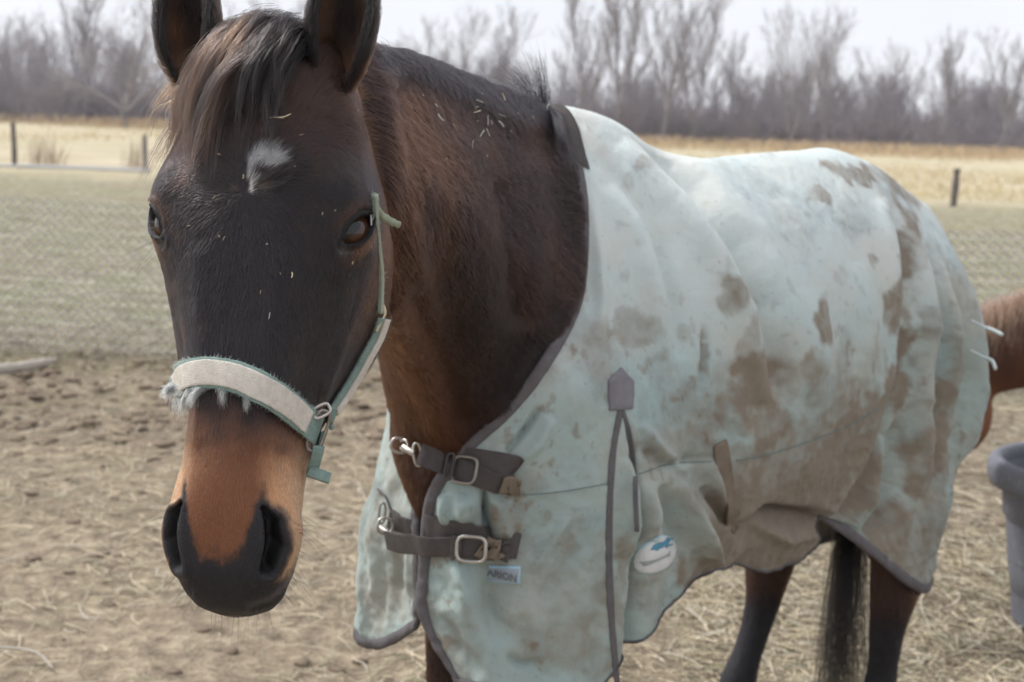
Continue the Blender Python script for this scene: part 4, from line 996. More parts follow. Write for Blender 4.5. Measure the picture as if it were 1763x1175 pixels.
flen = np.where(IS_HEAD, .0066, .0150); flen = np.where(IS_HEAD, flen * (1 - .55 * sst(38, 50, Hh[:, 1])) * (1 - .4 * BLK), flen)
flen = np.where(IS_HEAD & (Hh[:, 1] < 8), .011, flen); flen = np.where(legs & ~IS_HEAD, .012, flen)
flen = np.where(m, np.where(eed > .8, .011, np.where(ein > .5, .014, .008)), flen)
star = IS_HEAD & (np.hypot(PXB - 455, PYB - 285) < 42); flen = np.where(star, .014, flen)
jawf = IS_HEAD & (Hh[:, 2] < -20); flen = np.where(jawf, .018, flen)
dens = np.where(IS_HEAD | m, 640e3, 230e3)
dens = np.where(IS_HEAD & (Hh[:, 1] > 45), 800e3, dens); dens = np.where(star, 1100e3, dens)
eyemin = np.full(len(VB), 9.)
for sg in (1, -1):
    E, nn, a, bb = eye_frame(sg); D = Hh - E; r = np.linalg.norm(D, axis=1); gp = np.where(r < 6, eye_gap(D @ a, D @ bb), 9); eyemin = np.minimum(eyemin, gp)
near_eye = sst(.35, 1.0, eyemin)
nbd = pxd2(NOSEBAND, PXB, PYB); flen = np.where(IS_HEAD & (nbd < 24), .0025, flen)
dens = dens * np.where(eyemin < .3, 0, .25 + .75 * near_eye); flen = flen * (.35 + .65 * near_eye)
dens = np.where(IS_HEAD & (NOSD < 1.05), 0, dens)
# no coat where the rug hides it for good
under = (~IS_HEAD) & (~m) & (bB[:, 2] > .66) & (bB[:, 0] < -.06)
dens = np.where(under, 0, dens); dens = np.where((bB[:, 2] < .72) & ~IS_HEAD, 120e3, dens); dens = np.where((bB[:, 2] < .06) & ~IS_HEAD, 0, dens)
frad = np.where(IS_HEAD | m, .00019, .00030)
flift = np.where(IS_HEAD, .17, .20); flift = np.where(m, .8, flift); flift = np.where(jawf, .6, flift)
for k, v in (('comb', comb), ('fur_len', flen), ('fur_density', dens), ('fur_rad', frad), ('fur_lift', flift)): set_attr(body.data, k, v)
body.data.materials.append(skin_material())
if FUR: fur_nodes(body, fur_material())
HBVH = BVHTree.FromPolygons([Vector(v) for v in VB], [tuple(p_.vertices) for p_ in body.data.polygons])
def hit(bvh, px, py, lift=0.):
    r = nrm(ray(px, py)); p_, n_, i_, d_ = bvh.ray_cast(Vector(CAMP), Vector(r))
    if p_ is None: return None
    n_ = np.array(n_); n_ = n_ if n_ @ r < 0 else -n_
    return np.array(p_) + n_ * lift, n_

# ---- eyes
def eye_material(fwd):
    t = NT('eye_globe'); g = t.n('ShaderNodeTexCoord').outputs['Object']; sx = t.n('ShaderNodeSeparateXYZ'); t.l(g, sx.inputs[0])
    x, y, z = sx.outputs; s_ = 1 / .026
    rad = t.math('SQRT', t.math('ADD', t.math('POWER', t.math('MULTIPLY', x, s_), 2.), t.math('POWER', t.math('MULTIPLY', y, s_), 2.)))
    pup = t.math('SQRT', t.math('ADD', t.math('POWER', t.math('MULTIPLY', x, s_ / .42), 2.), t.math('POWER', t.math('MULTIPLY', y, s_ / .2), 2.)))
    iris = t.mix(t.noise(160, 4), (.028, .011, .006), (.070, .029, .012))
    c = t.mix(t.math('SUBTRACT', 1.0, t.mr(pup, .8, 1.15)), iris, (.003, .003, .004))
    c = t.mix(t.mr(rad, .80, .95), c, (.012, .008, .007)); p_ = t.pbsdf(c, .3, .05, coat=.9); p_.inputs['Coat Roughness'].default_value = .03
    return t.m
lash_mat = NT('lash_hair'); lash_mat.hair((.008, .007, .007), .3); lash_mat = lash_mat.m
for sg in (1, -1):
    E, n_, a_, b_ = eye_frame(sg)
    bm = bmesh.new(); bmesh.ops.create_uvsphere(bm, u_segments=48, v_segments=32, radius=.036)
    for v in bm.verts:
        if v.co.z > .029: v.co.z += .0012 * ((v.co.z - .029) / .007)       # the bulge of the cornea
    for f_ in bm.faces: f_.smooth = True
    me = bpy.data.meshes.new('eye'); bm.to_mesh(me); bm.free()
    e = link('eye', me, eye_material(1)); loc = Hv(E - n_ * 2.30)
    W3 = lambda v: v[0] * SH + v[1] * LH + v[2] * FH
    zz = nrm(W3(n_) + FH * .25); xx = nrm(W3(a_) - zz * (W3(a_) @ zz)); yy = np.cross(zz, xx)
    e.matrix_world = Matrix(((xx[0], yy[0], zz[0], loc[0]), (xx[1], yy[1], zz[1], loc[1]), (xx[2], yy[2], zz[2], loc[2]), (0, 0, 0, 1)))
    mw = e.matrix_world.copy(); e.parent = horse; e.matrix_parent_inverse = Matrix.Translation(-Vector(horse.location))
    S = []
    for u in np.linspace(-2.0, 1.0, 46):
        hu = 1.22 * (1 - (u / 2.55) ** 2) ** .8 + .1
        r0 = E + a_ * u + b_ * hu + n_ * .25; dr = nrm(n_ * 1.0 - b_ * .12 - a_ * .35 + RNG.normal(0, .12, 3)); le = RNG.uniform(1.0, 2.0)
        q = np.linspace(0, 1, 5)[:, None]; S.append(Hv(r0 + dr * le * q + b_ * .35 * le * q ** 2 - b_ * .3 * q * le))
    o = hair_obj('eyelashes', S, .00024, lash_mat, None); to_parent(o, horse)
# ---- forelock, mane, tail
def hair_material(name, rough=.3):
    t = NT(name); t.hair(t.attr('Col'), rough, .45); return t.m
MANE = hair_material('long_hair')
def forelock():
    S = []; Cc = []
    clumps = []
    for k in range(130):
        q = RNG.uniform(0, 1) ** .5; r0 = np.array([398 + 130 * q + RNG.normal(0, 6), 62 - 22 * math.sin(q * 3.0) + 34 * max(0, q - .7) * 2 + RNG.normal(0, 6)])
        e = RNG.uniform(0, 1); qq = np.clip(q ** 1.7 + RNG.normal(0, .10), 0, 1)
        end = np.array([np.interp(qq, [0, .25, .5, .75, 1], [276, 284, 306, 356, 446]), np.interp(qq, [0, .25, .5, .75, 1], [250, 286, 282, 262, 200])]) + RNG.normal(0, 22, 2)
        end = r0 + (end - r0) * RNG.uniform(.5, 1.0)
        ctl = r0 * .5 + end * .5 + np.array([-26, -34]) * RNG.uniform(.4, 1.3) + RNG.normal(0, 10, 2)
        clumps.append((r0, ctl, end, q, RNG.uniform(.007, .022), 34, 1.0))
    for k in range(10):
        r0 = np.array([335, 150]) + RNG.normal(0, 8, 2); end = np.array([283, 196]) + RNG.normal(0, 10, 2)
        clumps.append((r0, r0 * .5 + end * .5 + [-14, -10], end, 0., .012, 9, 1.))
    q9 = np.linspace(0, 1, 12)
    for r0, ctl, end, q, lift, n, _ in clumps:
        P2 = ((1 - q9) ** 2)[:, None] * r0 + (2 * q9 * (1 - q9))[:, None] * ctl + (q9 ** 2)[:, None] * end
        L = []; dep = None
        for k, p_ in enumerate(P2):
            h = hit(HBVH, *p_, lift * (.35 + 1.1 * math.sin(math.pi * min(1, q9[k] * .9 + .08))))
            if h is not None and (h[0] - CAMP) @ FW < 1.75: L.append(h[0]); dep = (h[0] - CAMP) @ FW
            else: L.append(at(*p_, (dep or 1.57)))
        L = np.array(L); L[1:-1] = (L[:-2] + 2 * L[1:-1] + L[2:]) / 4; L = spline(L, 14)
        u = np.linspace(0, 1, 14)
        ph = RNG.uniform(0, 6, 3); wav = np.sin(u[:, None] * RNG.uniform(5, 11) + ph) * .0034 * u[:, None]
        warm = np.clip(1.05 - q * 1.25 + RNG.normal(0, .2), 0, 1)
        for j in range(n):
            off = RNG.normal(0, .0046, 3) * (.9 - .62 * u[:, None]) + RNG.normal(0, .0026, 3) * u[:, None] ** 2
            cut = RNG.uniform(.75, 1.12); ui = np.clip(u * cut, 0, 1.1)
            Lj = np.stack([np.interp(ui, u, L[:, c]) for c in range(3)], 1) + off + wav + (L[-1] - L[-2]) * np.maximum(0, ui - 1)[:, None] * 13
            S.append(Lj); tip = np.array([.17, .072, .030]) * RNG.uniform(.45, 1.25) * warm + np.array([.02, .017, .017]) * (1 - warm)
            rt = np.array([.010, .0085, .009]) * RNG.uniform(.6, 1.5); w = (sst(.05, .85, u) * RNG.uniform(.5, 1))[:, None]
            Cc.append(rt * (1 - w) + tip * w)
    return to_parent(hair_obj('forelock', S, RNG.uniform(.00013, .00025, len(S)), MANE, None, .35, np.array(Cc)), horse)
forelock()
def mane():
    S = []; Cc = []; u = np.linspace(0, 1, 8)
    cr = spline(np.array([at(560, 74, 1.64), at(600, 70, 1.68), at(655, 80, 1.78), at(742, 106, 1.97), at(838, 140, 2.19), at(915, 172, 2.38), B(.02, 0, 1.468)]), 200)
    tg = nrm(np.gradient(cr, axis=0))
    for k in range(5200):
        i = RNG.integers(0, 200); lat = nrm(np.cross(tg[i], HZ)); lat = lat * np.sign(lat @ HY)
        w = RNG.normal(-.004, .013); r0 = cr[i] + lat * w - HZ * (.010 + abs(w) * .55)
        d = nrm(HZ * RNG.uniform(.5, 1.0) + tg[i] * RNG.uniform(.1, .8) - lat * RNG.uniform(-.15, .9) + RNG.normal(0, .15, 3)); le = RNG.uniform(.018, .042)
        S.append(r0 + d * le * u[:, None] - HZ * le * .35 * u[:, None] ** 2 - lat * .4 * le * u[:, None] ** 2)
        Cc.append(np.tile(np.array([.009, .008, .009]) * RNG.uniform(.6, 1.6), (8, 1)))
    for k, (bx, ex, ey, n) in enumerate([(930, 862, 118, 26), (932, 884, 112, 26), (936, 908, 92, 18), (940, 932, 104, 22), (938, 940, 98, 14), (926, 846, 138, 22), (928, 872, 150, 22), (934, 918, 128, 20), (940, 930, 140, 20)]):
        d = 2.42; r0 = at(bx, 196, d); e = at(ex, ey, d - .03)
        for j in range(n):
            a = r0 + RNG.normal(0, .005, 3); z = e + RNG.normal(0, .012, 3); c = (a + z) / 2 + HZ * .022 + RNG.normal(0, .004, 3)
            S.append(((1 - u) ** 2)[:, None] * a + (2 * u * (1 - u))[:, None] * c + (u ** 2)[:, None] * z)
            Cc.append(np.tile(np.array([.006, .006, .007]) * RNG.uniform(.6, 1.5), (8, 1)))
    for j in range(160):      # hairs that fall over the collar of the rug
        y0 = RNG.uniform(185, 255); x0 = np.interp(y0, [185, 255], [944, 972]); r0 = at(x0, y0, 2.40 - (y0 - 185) * .0008); e = at(x0 + RNG.uniform(8, 30), y0 + RNG.uniform(15, 60), 2.33)
        c = (r0 + e) / 2 - FW * .015 + HZ * .01
        S.append(((1 - u) ** 2)[:, None] * r0 + (2 * u * (1 - u))[:, None] * c + (u ** 2)[:, None] * e); Cc.append(np.tile([.012, .011, .012], (8, 1)))
    return to_parent(hair_obj('mane', S, RNG.uniform(.00022, .00036, len(S)), MANE, None, .3, np.array(Cc)), horse)
mane()
def tail():
    path = spline(np.array([B(-1.17, 0, 1.22), B(-1.20, 0, 1.0), at(1480, 800, 3.33), at(1466, 905, 3.28), at(1452, 1040, 3.26), at(1444, 1200, 3.26), at(1440, 1300, 3.26)]), 16)
    u = np.linspace(0, 1, 16)[:, None]; S = []; Cc = []; CLU = np.random.default_rng(4).normal(0, 1, (34, 3))
    for j in range(800):
        o1 = RNG.normal(0, 1, 3) * [.012, .014, .0]; o2 = CLU[RNG.integers(0, 34)] * [.030, .024, 0] + RNG.normal(0, .0045, 3)
        cut = RNG.uniform(.82, 1.0); ui = (u[:, 0] * cut)
        P = np.stack([np.interp(ui, u[:, 0], path[:, c]) for c in range(3)], 1) + o1 * np.clip(u * 2, .4, 1) + o2 * u ** 2 + np.sin(u * RNG.uniform(4, 9) + RNG.uniform(0, 6)) * .006 * u * RT
        S.append(P); Cc.append(np.tile(np.array([.006, .0055, .0055]) * RNG.uniform(.6, 1.6), (16, 1)))
    return to_parent(hair_obj('tail', S, RNG.uniform(.0003, .0005, len(S)), MANE, None, .4, np.array(Cc)), horse)
tail()
def whiskers():
    S = []; u = np.linspace(0, 1, 6)[:, None]; HN = gnormals(HG)
    ii = np.where((HG[..., 1] > 50) & (HG[..., 2] < -2.5) & (np.random.default_rng(3).random(HG.shape[:2]) < .010))
    for i, j in zip(*ii):
        p_ = HG[i, j]; n_ = HN[i, j]; le = RNG.uniform(1.0, 4.2); d = nrm(n_ + np.array([0, .35, 0]) + RNG.normal(0, .25, 3))
        S.append(Hv(p_ + d * le * u + np.array([0, .28, 0]) * le * u ** 2))
    for sg in (1, -1):
        E, n_, a_, b_ = eye_frame(sg)
        for k in range(7):
            r0 = E - b_ * 2.3 + a_ * RNG.uniform(-1, 2); d = nrm(n_ + RNG.normal(0, .25, 3) + np.array([0, .7, 0])); le = RNG.uniform(3, 6.5); S.append(Hv(r0 + d * le * u + np.array([0, .35, 0]) * le * u ** 2))
    return to_parent(hair_obj('whiskers', S, RNG.uniform(.00010, .00017, len(S)), lash_mat, None), horse)
whiskers()

# ---- the rug's cloth
rug = thing('horse_rug', 'pale mint green canvas rug with brown mud stains strapped around the bay horse', 'horse rug', tuple(B(-.3, 0, 0)))
def rugp(o): return to_parent(o, rug)
# mud: stains with a shape of their own
P0 = RG.reshape(-1, 3); nzA = fbm(P0, 22, 5, 41) - .5; nzB = fbm(P0, 60, 4, 43) - .5; nzC = fbm(P0, 6, 3, 47) - .5
fx, fy = PX.ravel() + nzA * 46 + nzB * 10, PY.ravel() + (fbm(P0, 22, 5, 44) - .5) * 46 + nzB * 10
mud = np.zeros(len(P0))
STAINS = [(1312,655,58,62,0,.75),(1268,700,34,50,.2,.6),(1416,560,24,46,.1,.8),(1246,515,22,32,0,.5),(1218,612,8,46,0,.6),(1092,565,40,34,.3,.42),(1030,600,28,44,0,.38),(1392,640,28,38,0,.62),(1482,296,72,18,.22,.62),(1560,330,40,16,.6,.5),(1414,338,28,16,.1,.62),
 (1330,740,50,40,0,.45),(1562,430,26,60,.1,.66),(1545,525,34,52,.2,.60),(1566,380,16,30,0,.5),(1600,575,12,60,0,.35),(1650,580,10,40,0,.42),(1500,610,10,34,0,.5),(1500,452,10,14,0,.4),(1450,480,14,16,0,.2),(1070,300,40,14,.9,.32),(1110,290,20,14,.3,.34),(1180,570,14,18,0,.3),
 (1350,800,190,70,-.3,.62),(1330,935,120,52,-.1,1.0),(1250,900,50,50,0,.75),(1390,850,70,60,0,.8),(1470,760,36,100,.3,.8),(1530,720,30,110,.25,1.0),(1500,830,36,80,.4,.95),(1570,640,18,90,0,.7),(1640,720,16,110,.1,.75),(1600,800,26,90,.1,.55),(1655,640,14,60,0,.5),(1560,930,50,60,0,.42),(1440,690,50,50,0,.4),
 (960,1060,90,100,0,.5),(880,1020,60,46,0,.34),(1040,1080,46,110,0,.62),(1075,900,10,120,0,.4),(930,880,50,30,0,.22),(1000,950,50,60,0,.3),(905,830,40,18,0,.35),(1200,760,60,40,0,.36),(1130,760,30,30,0,.3),(1110,900,16,40,0,.4),(1195,985,36,34,-.6,.85),(1120,1020,30,60,0,.35),(780,1120,50,60,0,.3),
 (680,1000,16,80,0,.55),(655,1060,30,40,0,.3),(680,890,16,50,0,.3),(1280,600,14,60,0,.34),(1150,650,26,60,0,.22),(1200,690,26,40,0,.32)]
for x, y, rx, ry, ro, a in STAINS:
    c, s = math.cos(ro), math.sin(ro); dx, dy = fx - x, fy - y
    q = np.hypot((dx * c + dy * s) / rx, (-dx * s + dy * c) / ry); a = min(1., a * (1.2 if x > 1480 else 1.3 if x > 1180 and y > 640 else (.72 if x < 1060 and y > 750 else 1.0))); mud = np.maximum(mud, a * sst(1.14, .76, q) * (.85 + nzB * .9))
mud = np.maximum(mud, np.clip(.34 * sst(-.02, .16, nzC + nzA * .4) + .5 * sst(.13, .2, nzB + nzA * .3) * .8, 0, 1) * (.35 + .65 * sst(430, 760, PY.ravel())))
mud = np.where(VI.ravel() < 0, np.maximum(mud, sst(.0, .2, nzC) * .5), mud)
mud = mud * (.55 + .75 * sst(-.14, .10, fbm(P0, 9, 4, 52) - .5 + nzA * .3)); mud = np.clip(mud + sst(600, 950, PY.ravel()) * (.06 + .28 * sst(1150, 1300, PX.ravel())) + sst(-.05, .2, nzC) * .14 + nzA * .14, 0, 1)
toplit = sst(.95, 1.35, toB(P0)[:, 2])  # light from above painted in as paler cloth towards the spine
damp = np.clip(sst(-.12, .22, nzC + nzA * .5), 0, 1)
def canvas_material():
    t = NT('mint_canvas'); mu = t.attr('mud', 'Fac'); tl = t.attr('toplit', 'Fac'); dp = t.attr('damp', 'Fac')
    base = t.mix(tl, (.335, .42, .402), (.585, .655, .642)); base = t.mix(t.math('MULTIPLY', dp, .5), base, t.mix(tl, (.265, .395, .42), (.47, .605, .645)))
    base = t.mix(t.math('MULTIPLY', t.mr(t.noise(5.5, 5, .6), .40, .66), .62), base, t.mix(tl, (.40, .375, .315), (.62, .60, .54)))
    pat = t.noise(45, 5, .65); fine = t.noise(260, 3)
    e = t.math('ADD', mu, t.math('MULTIPLY', t.math('SUBTRACT', pat, .5), .60)); e2 = t.mr(e, .06, .92)
    mudc = t.mix(t.noise(18, 4), (.265, .212, .155), (.145, .112, .080))
    c = t.mix(t.math('MULTIPLY', e2, .93), base, mudc)
    spk = t.mr(t.noise(120, 2, .5), .69, .74); c = t.mix(t.math('MULTIPLY', spk, .35), c, (.16, .12, .08))
    c = t.mix(t.math('MULTIPLY', t.math('SUBTRACT', fine, .5), .5), c, (1, 1, 1), 'SOFT_LIGHT')
    uv = t.n('ShaderNodeAttribute', attribute_name='weave').outputs['Vector']
    wv = t.n('ShaderNodeTexWave'); wv.wave_type = 'BANDS'; wv.bands_direction = 'X'; wv.inputs['Scale'].default_value = 260; t.l(uv, wv.inputs['Vector'])
    wv2 = t.n('ShaderNodeTexWave'); wv2.bands_direction = 'Y'; wv2.inputs['Scale'].default_value = 260; t.l(uv, wv2.inputs['Vector'])
    b1 = t.bump(t.math('ADD', wv.outputs['Fac'], wv2.outputs['Fac']), .12, .001); b2 = t.bump(t.noise(70, 5, .6), .35, .004, b1)
    t.pbsdf(c, .86, .25, normal=b2, sheen=.15); return t.m
CANVAS = canvas_material()
wx = np.cumsum(np.r_[0, np.linalg.norm(np.diff(RG[:, NV * 3 // 4], axis=0), axis=1)]); wy = np.cumsum(np.r_[0, np.linalg.norm(np.diff(RG[NU // 2], axis=0), axis=1)])
weave = np.stack([np.repeat(wx, NV), np.tile(wy, NU), np.zeros(NU * NV)], 1)
shell = rugp(mobj('canvas', RG.reshape(-1, 3), QR, mat=CANVAS, attrs=dict(mud=mud, toplit=toplit, damp=damp, weave=weave)))
so = shell.modifiers.new('thick', 'SOLIDIFY'); so.thickness = .003; so.offset = -1
RBVH = BVHTree.FromPolygons([Vector(v) for v in RG.reshape(-1, 3)], [tuple(q) for q in QR])
def rhit(px, py, lift=.003):
    h = hit(RBVH, px, py, lift); return h
WEB = simple_mat('dark_webbing', (.085, .075, .072), .8, .25, 0, .3, 90, .5, .002)
WEBD = simple_mat('dusty_binding', (.13, .12, .125), .85, .2, 0, .3, 70, .5, .002)
WEBM = simple_mat('muddy_webbing', (.20, .16, .12), .9, .2, 0, .4, 60, .5, .003)
METAL = simple_mat('worn_steel', (.52, .49, .45), .38, .5, .9, .3, 120, .3, .001)
RUSTM = simple_mat('tarnished_steel', (.30, .27, .24), .45, .5, .85, .35, 120, .3, .001)
THREAD = simple_mat('pale_blue_thread', (.40, .58, .64), .8, .2)
DARKT = simple_mat('seam_thread', (.17, .22, .21), .8, .2)
def ribbon(name, P, Nn, w, th, mat, parent, k=7, wob=0.):
    """strap along P with face normals Nn, width w (scalar or list), rounded edges"""
    P = np.asarray(P, float); Nn = nrm(Nn); T = nrm(np.gradient(P, axis=0)); S = nrm(np.cross(Nn, T)); Nn = np.cross(T, S)
    w = np.broadcast_to(np.asarray(w, float), (len(P),))[:, None]
    if wob: w = w * (1 + wob * (fbm(P, 120, 2, 3) - .5))[:, None] if False else w * (1 + wob * (fbm(P, 220, 2, 3) - .5)[:, None])
    a = np.linspace(0, 2 * np.pi, 16, endpoint=False); ca, sa = np.cos(a), np.sin(a)
    cs = np.sign(ca) * np.abs(ca) ** .25; ss = np.sign(sa) * np.abs(sa) ** .6
    V = P[:, None] + S[:, None] * (cs[None, :, None] * w[:, None] * .5) + Nn[:, None] * (ss[None, :, None] * th * .5)
    n = len(P); V = V.reshape(-1, 3); V = np.vstack([V, P[0], P[-1]]); Tr = []
    for j in range(16): Tr += [(n * 16, (j + 1) % 16, j), (n * 16 + 1, (n - 1) * 16 + j, (n - 1) * 16 + (j + 1) % 16)]
    return mobj(name, V, grid_quads(n, 16, True), np.array(Tr), mat, parent)
def on_rug(P2, n=40, lift=.004):
    P2 = spline(np.array(P2, float), n); L = []; Nn = []
    for x, y in P2:
        h = rhit(x, y, lift)
        if h is None:
            if not L: continue
            L.append(L[-1] + (L[-1] - L[-2]) if len(L) > 1 else L[-1]); Nn.append(Nn[-1])
        else: L.append(h[0]); Nn.append(h[1])
    L = np.array(L); Nn = np.array(Nn)
    for _i in range(2): L[1:-1] = (L[:-2] + 2 * L[1:-1] + L[2:]) / 4; Nn[1:-1] = (Nn[:-2] + 2 * Nn[1:-1] + Nn[2:]) / 4
    return L, nrm(Nn)
def edge_binding(name, E, I, Nn, w, mat):
    """tape folded over an edge: E edge points, I points a little inside, Nn outward normals"""
    d = nrm(I - E); Nn = nrm(Nn); C = [E + d * w + Nn * .0012, E + d * w * .97 + Nn * .0034, E + d * w * .5 + Nn * .0040, E + d * .003 + Nn * .0042, E - d * .0022 + Nn * .001, E - d * .0022 - Nn * .003, E + d * .003 - Nn * .0062, E + d * w - Nn * .0058]
    V = np.stack(C, 1); n = len(E)
    return rugp(mobj(name, V.reshape(-1, 3), grid_quads(n, len(C)), None, mat))
sp = NV // 2
edge_binding('neck_binding', RG[0, sp:][::1], RG[6, sp:], RN[0, sp:], .017, WEBD)
edge_binding('neck_binding', RG[0, :sp + 1], RG[6, :sp + 1], RN[0, :sp + 1], .016, THREAD if False else WEBD)
edge_binding('hem_binding', RG[:, -1], RG[:, -5], RN[:, -1], np.interp(np.arange(NU), np.array([0, 1.9, 2.2, 6.7, 7.0, 10]) / 10 * (NU - 1), [.020, .020, .005, .004, .020, .020])[:, None], WEBD)
edge_binding('hem_binding', RG[:, 0], RG[:, 4], RN[:, 0], .018, WEBD)
o = edge_binding('collar_tape', RG[0, sp - 4:sp + 22], RG[14, sp - 4:sp + 22], RN[0, sp - 4:sp + 22] * 1.0, np.linspace(.016, .030, 26)[:, None], WEB)
def rug_ribbon(name, P2, w, th, mat, n=40, lift=.003, **k):
    L, Nn = on_rug(P2, n, lift); return rugp(ribbon(name, L, Nn, w, th, mat, None, **k))
rug_ribbon('gusset_tape', [(1068,704),(1056,770),(1050,850),(1048,950),(1052,1060),(1062,1180)], .0125, .0014, WEBD, 60, .0016)
rug_ribbon('gusset_tape', [(1070,704),(1082,740),(1092,800),(1095,870),(1097,915)], .0075, .0014, WEBD, 40, .0016)
rug_ribbon('seam', [(836,849),(900,852),(970,846),(1046,833)], .0016, .0014, DARKT, 40, .001)
rug_ribbon('seam', [(1100,816),(1150,800),(1225,795)], .0016, .0014, DARKT, 30, .001)
rug_ribbon('seam', [(1268,793),(1330,780),(1400,757),(1470,728),(1512,704)], .0016, .0014, DARKT, 50, .001)
rug_ribbon('surcingle_tape', [(1238,762),(1246,810),(1256,860),(1264,912)], .034, .003, WEBM, 30)
def patch(name, poly, lift, th, mat, parent=None, dome=0.):
    c2 = np.mean(poly, 0); pts = []
    P2 = np.array(poly, float); ring = []
    for k in range(len(P2)):
        for t in np.linspace(0, 1, 5, endpoint=False): ring.append(P2[k] * (1 - t) + P2[(k + 1) % len(P2)] * t)
    n = len(ring); ring = np.array(ring); nn = rhit(*c2, lift)[1]; rows = []
    for q in (1., .94, .7, .45, .2):
        rows.append(np.array([rhit(*(c2 + (p_ - c2) * q), lift)[0] for p_ in ring]) + nn * (th * .5 if q < 1 else 0))
    cen = rhit(*c2, lift)[0] + nn * (th * .5 + dome); V = np.vstack([rows[0] - nn * (th + lift)] + rows + [[cen]]); T = [(5 * n + j, 5 * n + (j + 1) % n, 6 * n) for j in range(n)]
    o = mobj(name, V, grid_quads(6, n, True), np.array(T), mat, None)
    bm = bmesh.new(); bm.from_mesh(o.data); bmesh.ops.recalc_face_normals(bm, faces=bm.faces); bm.to_mesh(o.data); bm.free()
    return rugp(o), cen, nn
LEATHER = simple_mat('grey_leather', (.20, .19, .215), .6, .35, 0, .25, 60, .4, .002)
patch('wither_patch', [(1068,633),(1079,645),(1090,657),(1090,680),(1088,704),(1068,707),(1048,707),(1046,680),(1046,655),(1057,644)], .003, .003, LEATHER)
def rect_ring(name, c, u, v, w, h, r, mat, parent, corner=.25):
    a = np.linspace(0, 2 * np.pi, 49)[:-1]; ca, sa = np.cos(a), np.sin(a); e = corner * 2
    x = np.sign(ca) * np.abs(ca) ** e * w / 2; y = np.sign(sa) * np.abs(sa) ** e * h / 2
    P = c + np.outer(x, u) + np.outer(y, v); n = np.cross(u, v); V = []
    T = nrm(np.roll(P, -1, 0) - np.roll(P, 1, 0)); S = np.cross(T, n); b = np.linspace(0, 2 * np.pi, 8, endpoint=False)
    V = P[:, None] + S[:, None] * (np.cos(b) * r)[None, :, None] + n * (np.sin(b) * r)[None, :, None]
    m = len(P); i, j = np.meshgrid(np.arange(m), np.arange(8), indexing='ij')
    Q = np.stack([i * 8 + j, i * 8 + (j + 1) % 8, ((i + 1) % m) * 8 + (j + 1) % 8, ((i + 1) % m) * 8 + j], -1).reshape(-1, 4)
    return mobj(name, V.reshape(-1, 3), Q, None, mat, parent)
def frame_at(px, py, ang, lift=.006):
    """point on the rug plus strap direction u (screen angle in degrees) and cross direction v"""
    h = rhit(px, py, lift); c, n = h; d = math.cos(math.radians(ang)) * RT + math.sin(math.radians(ang)) * -UP
    u = nrm(d - n * (d @ n)); return c, u, np.cross(n, u), n
def strap_piece(name, P2, w, th, mat, lift, air=None):
    """strap on the rug; air = list of (px, py, depth) to lead it off the cloth"""
    L, Nn = on_rug(P2, 30, lift)
    if air is not None:
        A = np.array([at(*q) for q in air]); P = np.vstack([A, L]); NN = np.vstack([np.repeat(Nn[:1], len(A), 0), Nn]); n = 50
        d = np.r_[0, np.cumsum(np.linalg.norm(np.diff(P, axis=0), axis=1))]; q = np.linspace(0, d[-1], n); Pn = pchip(d, P, q); NN = np.stack([np.interp(q, d, NN[:, c]) for c in range(3)], 1); L, Nn = Pn, nrm(NN)
    return rugp(ribbon(name, L, Nn, w, th, mat, None))
# upper chest strap
D1 = 2.15
strap_piece('strap_base', [(752,789),(800,790),(850,797),(893,803)], .034, .003, WEB, .0035)
s1 = strap_piece('chest_strap', [(752,795),(780,806),(808,813),(850,828),(880,832)], .033, .0022, WEB, .008, [(722,782,2.13),(738,788,2.135)])
strap_piece('strap_end', [(862,829),(878,831),(891,832)], .027, .005, WEBM, .014)
c, u, v, n = frame_at(806, 812, 10, .014)
bk = rect_ring('buckle', c, u, v, .040, .040, .0026, RUSTM, None); rugp(bk)
k = rect_ring('keeper', frame_at(777, 803, 12, .012)[0], u, v, .012, .040, .0022, WEB, None); rugp(k)
def linkobj(name, P, r, mat, k=8):
    mb = MB(); mb.add(*tube(spline(np.array(P), 24), r, k)); return mb
def free_ring(name, px, py, d, w, h, ang, r, mat, tilt=.0):
    c = at(px, py, d); a = math.radians(ang); u = math.cos(a) * RT - math.sin(a) * UP; v = math.sin(a) * RT + math.cos(a) * UP
    u = nrm(u + FW * tilt); v = nrm(v - u * (u @ v)); return rugp(rect_ring(name, c, u, v, w, h, r, mat, None, .42))
free_ring('dee_ring', 688, 767, 2.17, .028, .022, 20, .0024, METAL, .4)
mb = linkobj('snap', [at(695,770,2.165), at(704,776,2.155), at(714,781,2.15)], [.0055] * 24, METAL); mb.add(*tube(spline(np.array([at(690,760,2.17), at(698,758,2.165), at(702,768,2.16), at(696,776,2.16), at(690,772,2.17)]), 20), .0022, 8))
rugp(mb.obj('bolt_snap', METAL))
free_ring('snap_end', 719, 783, 2.15, .012, .034, -8, .0024, METAL, .1)
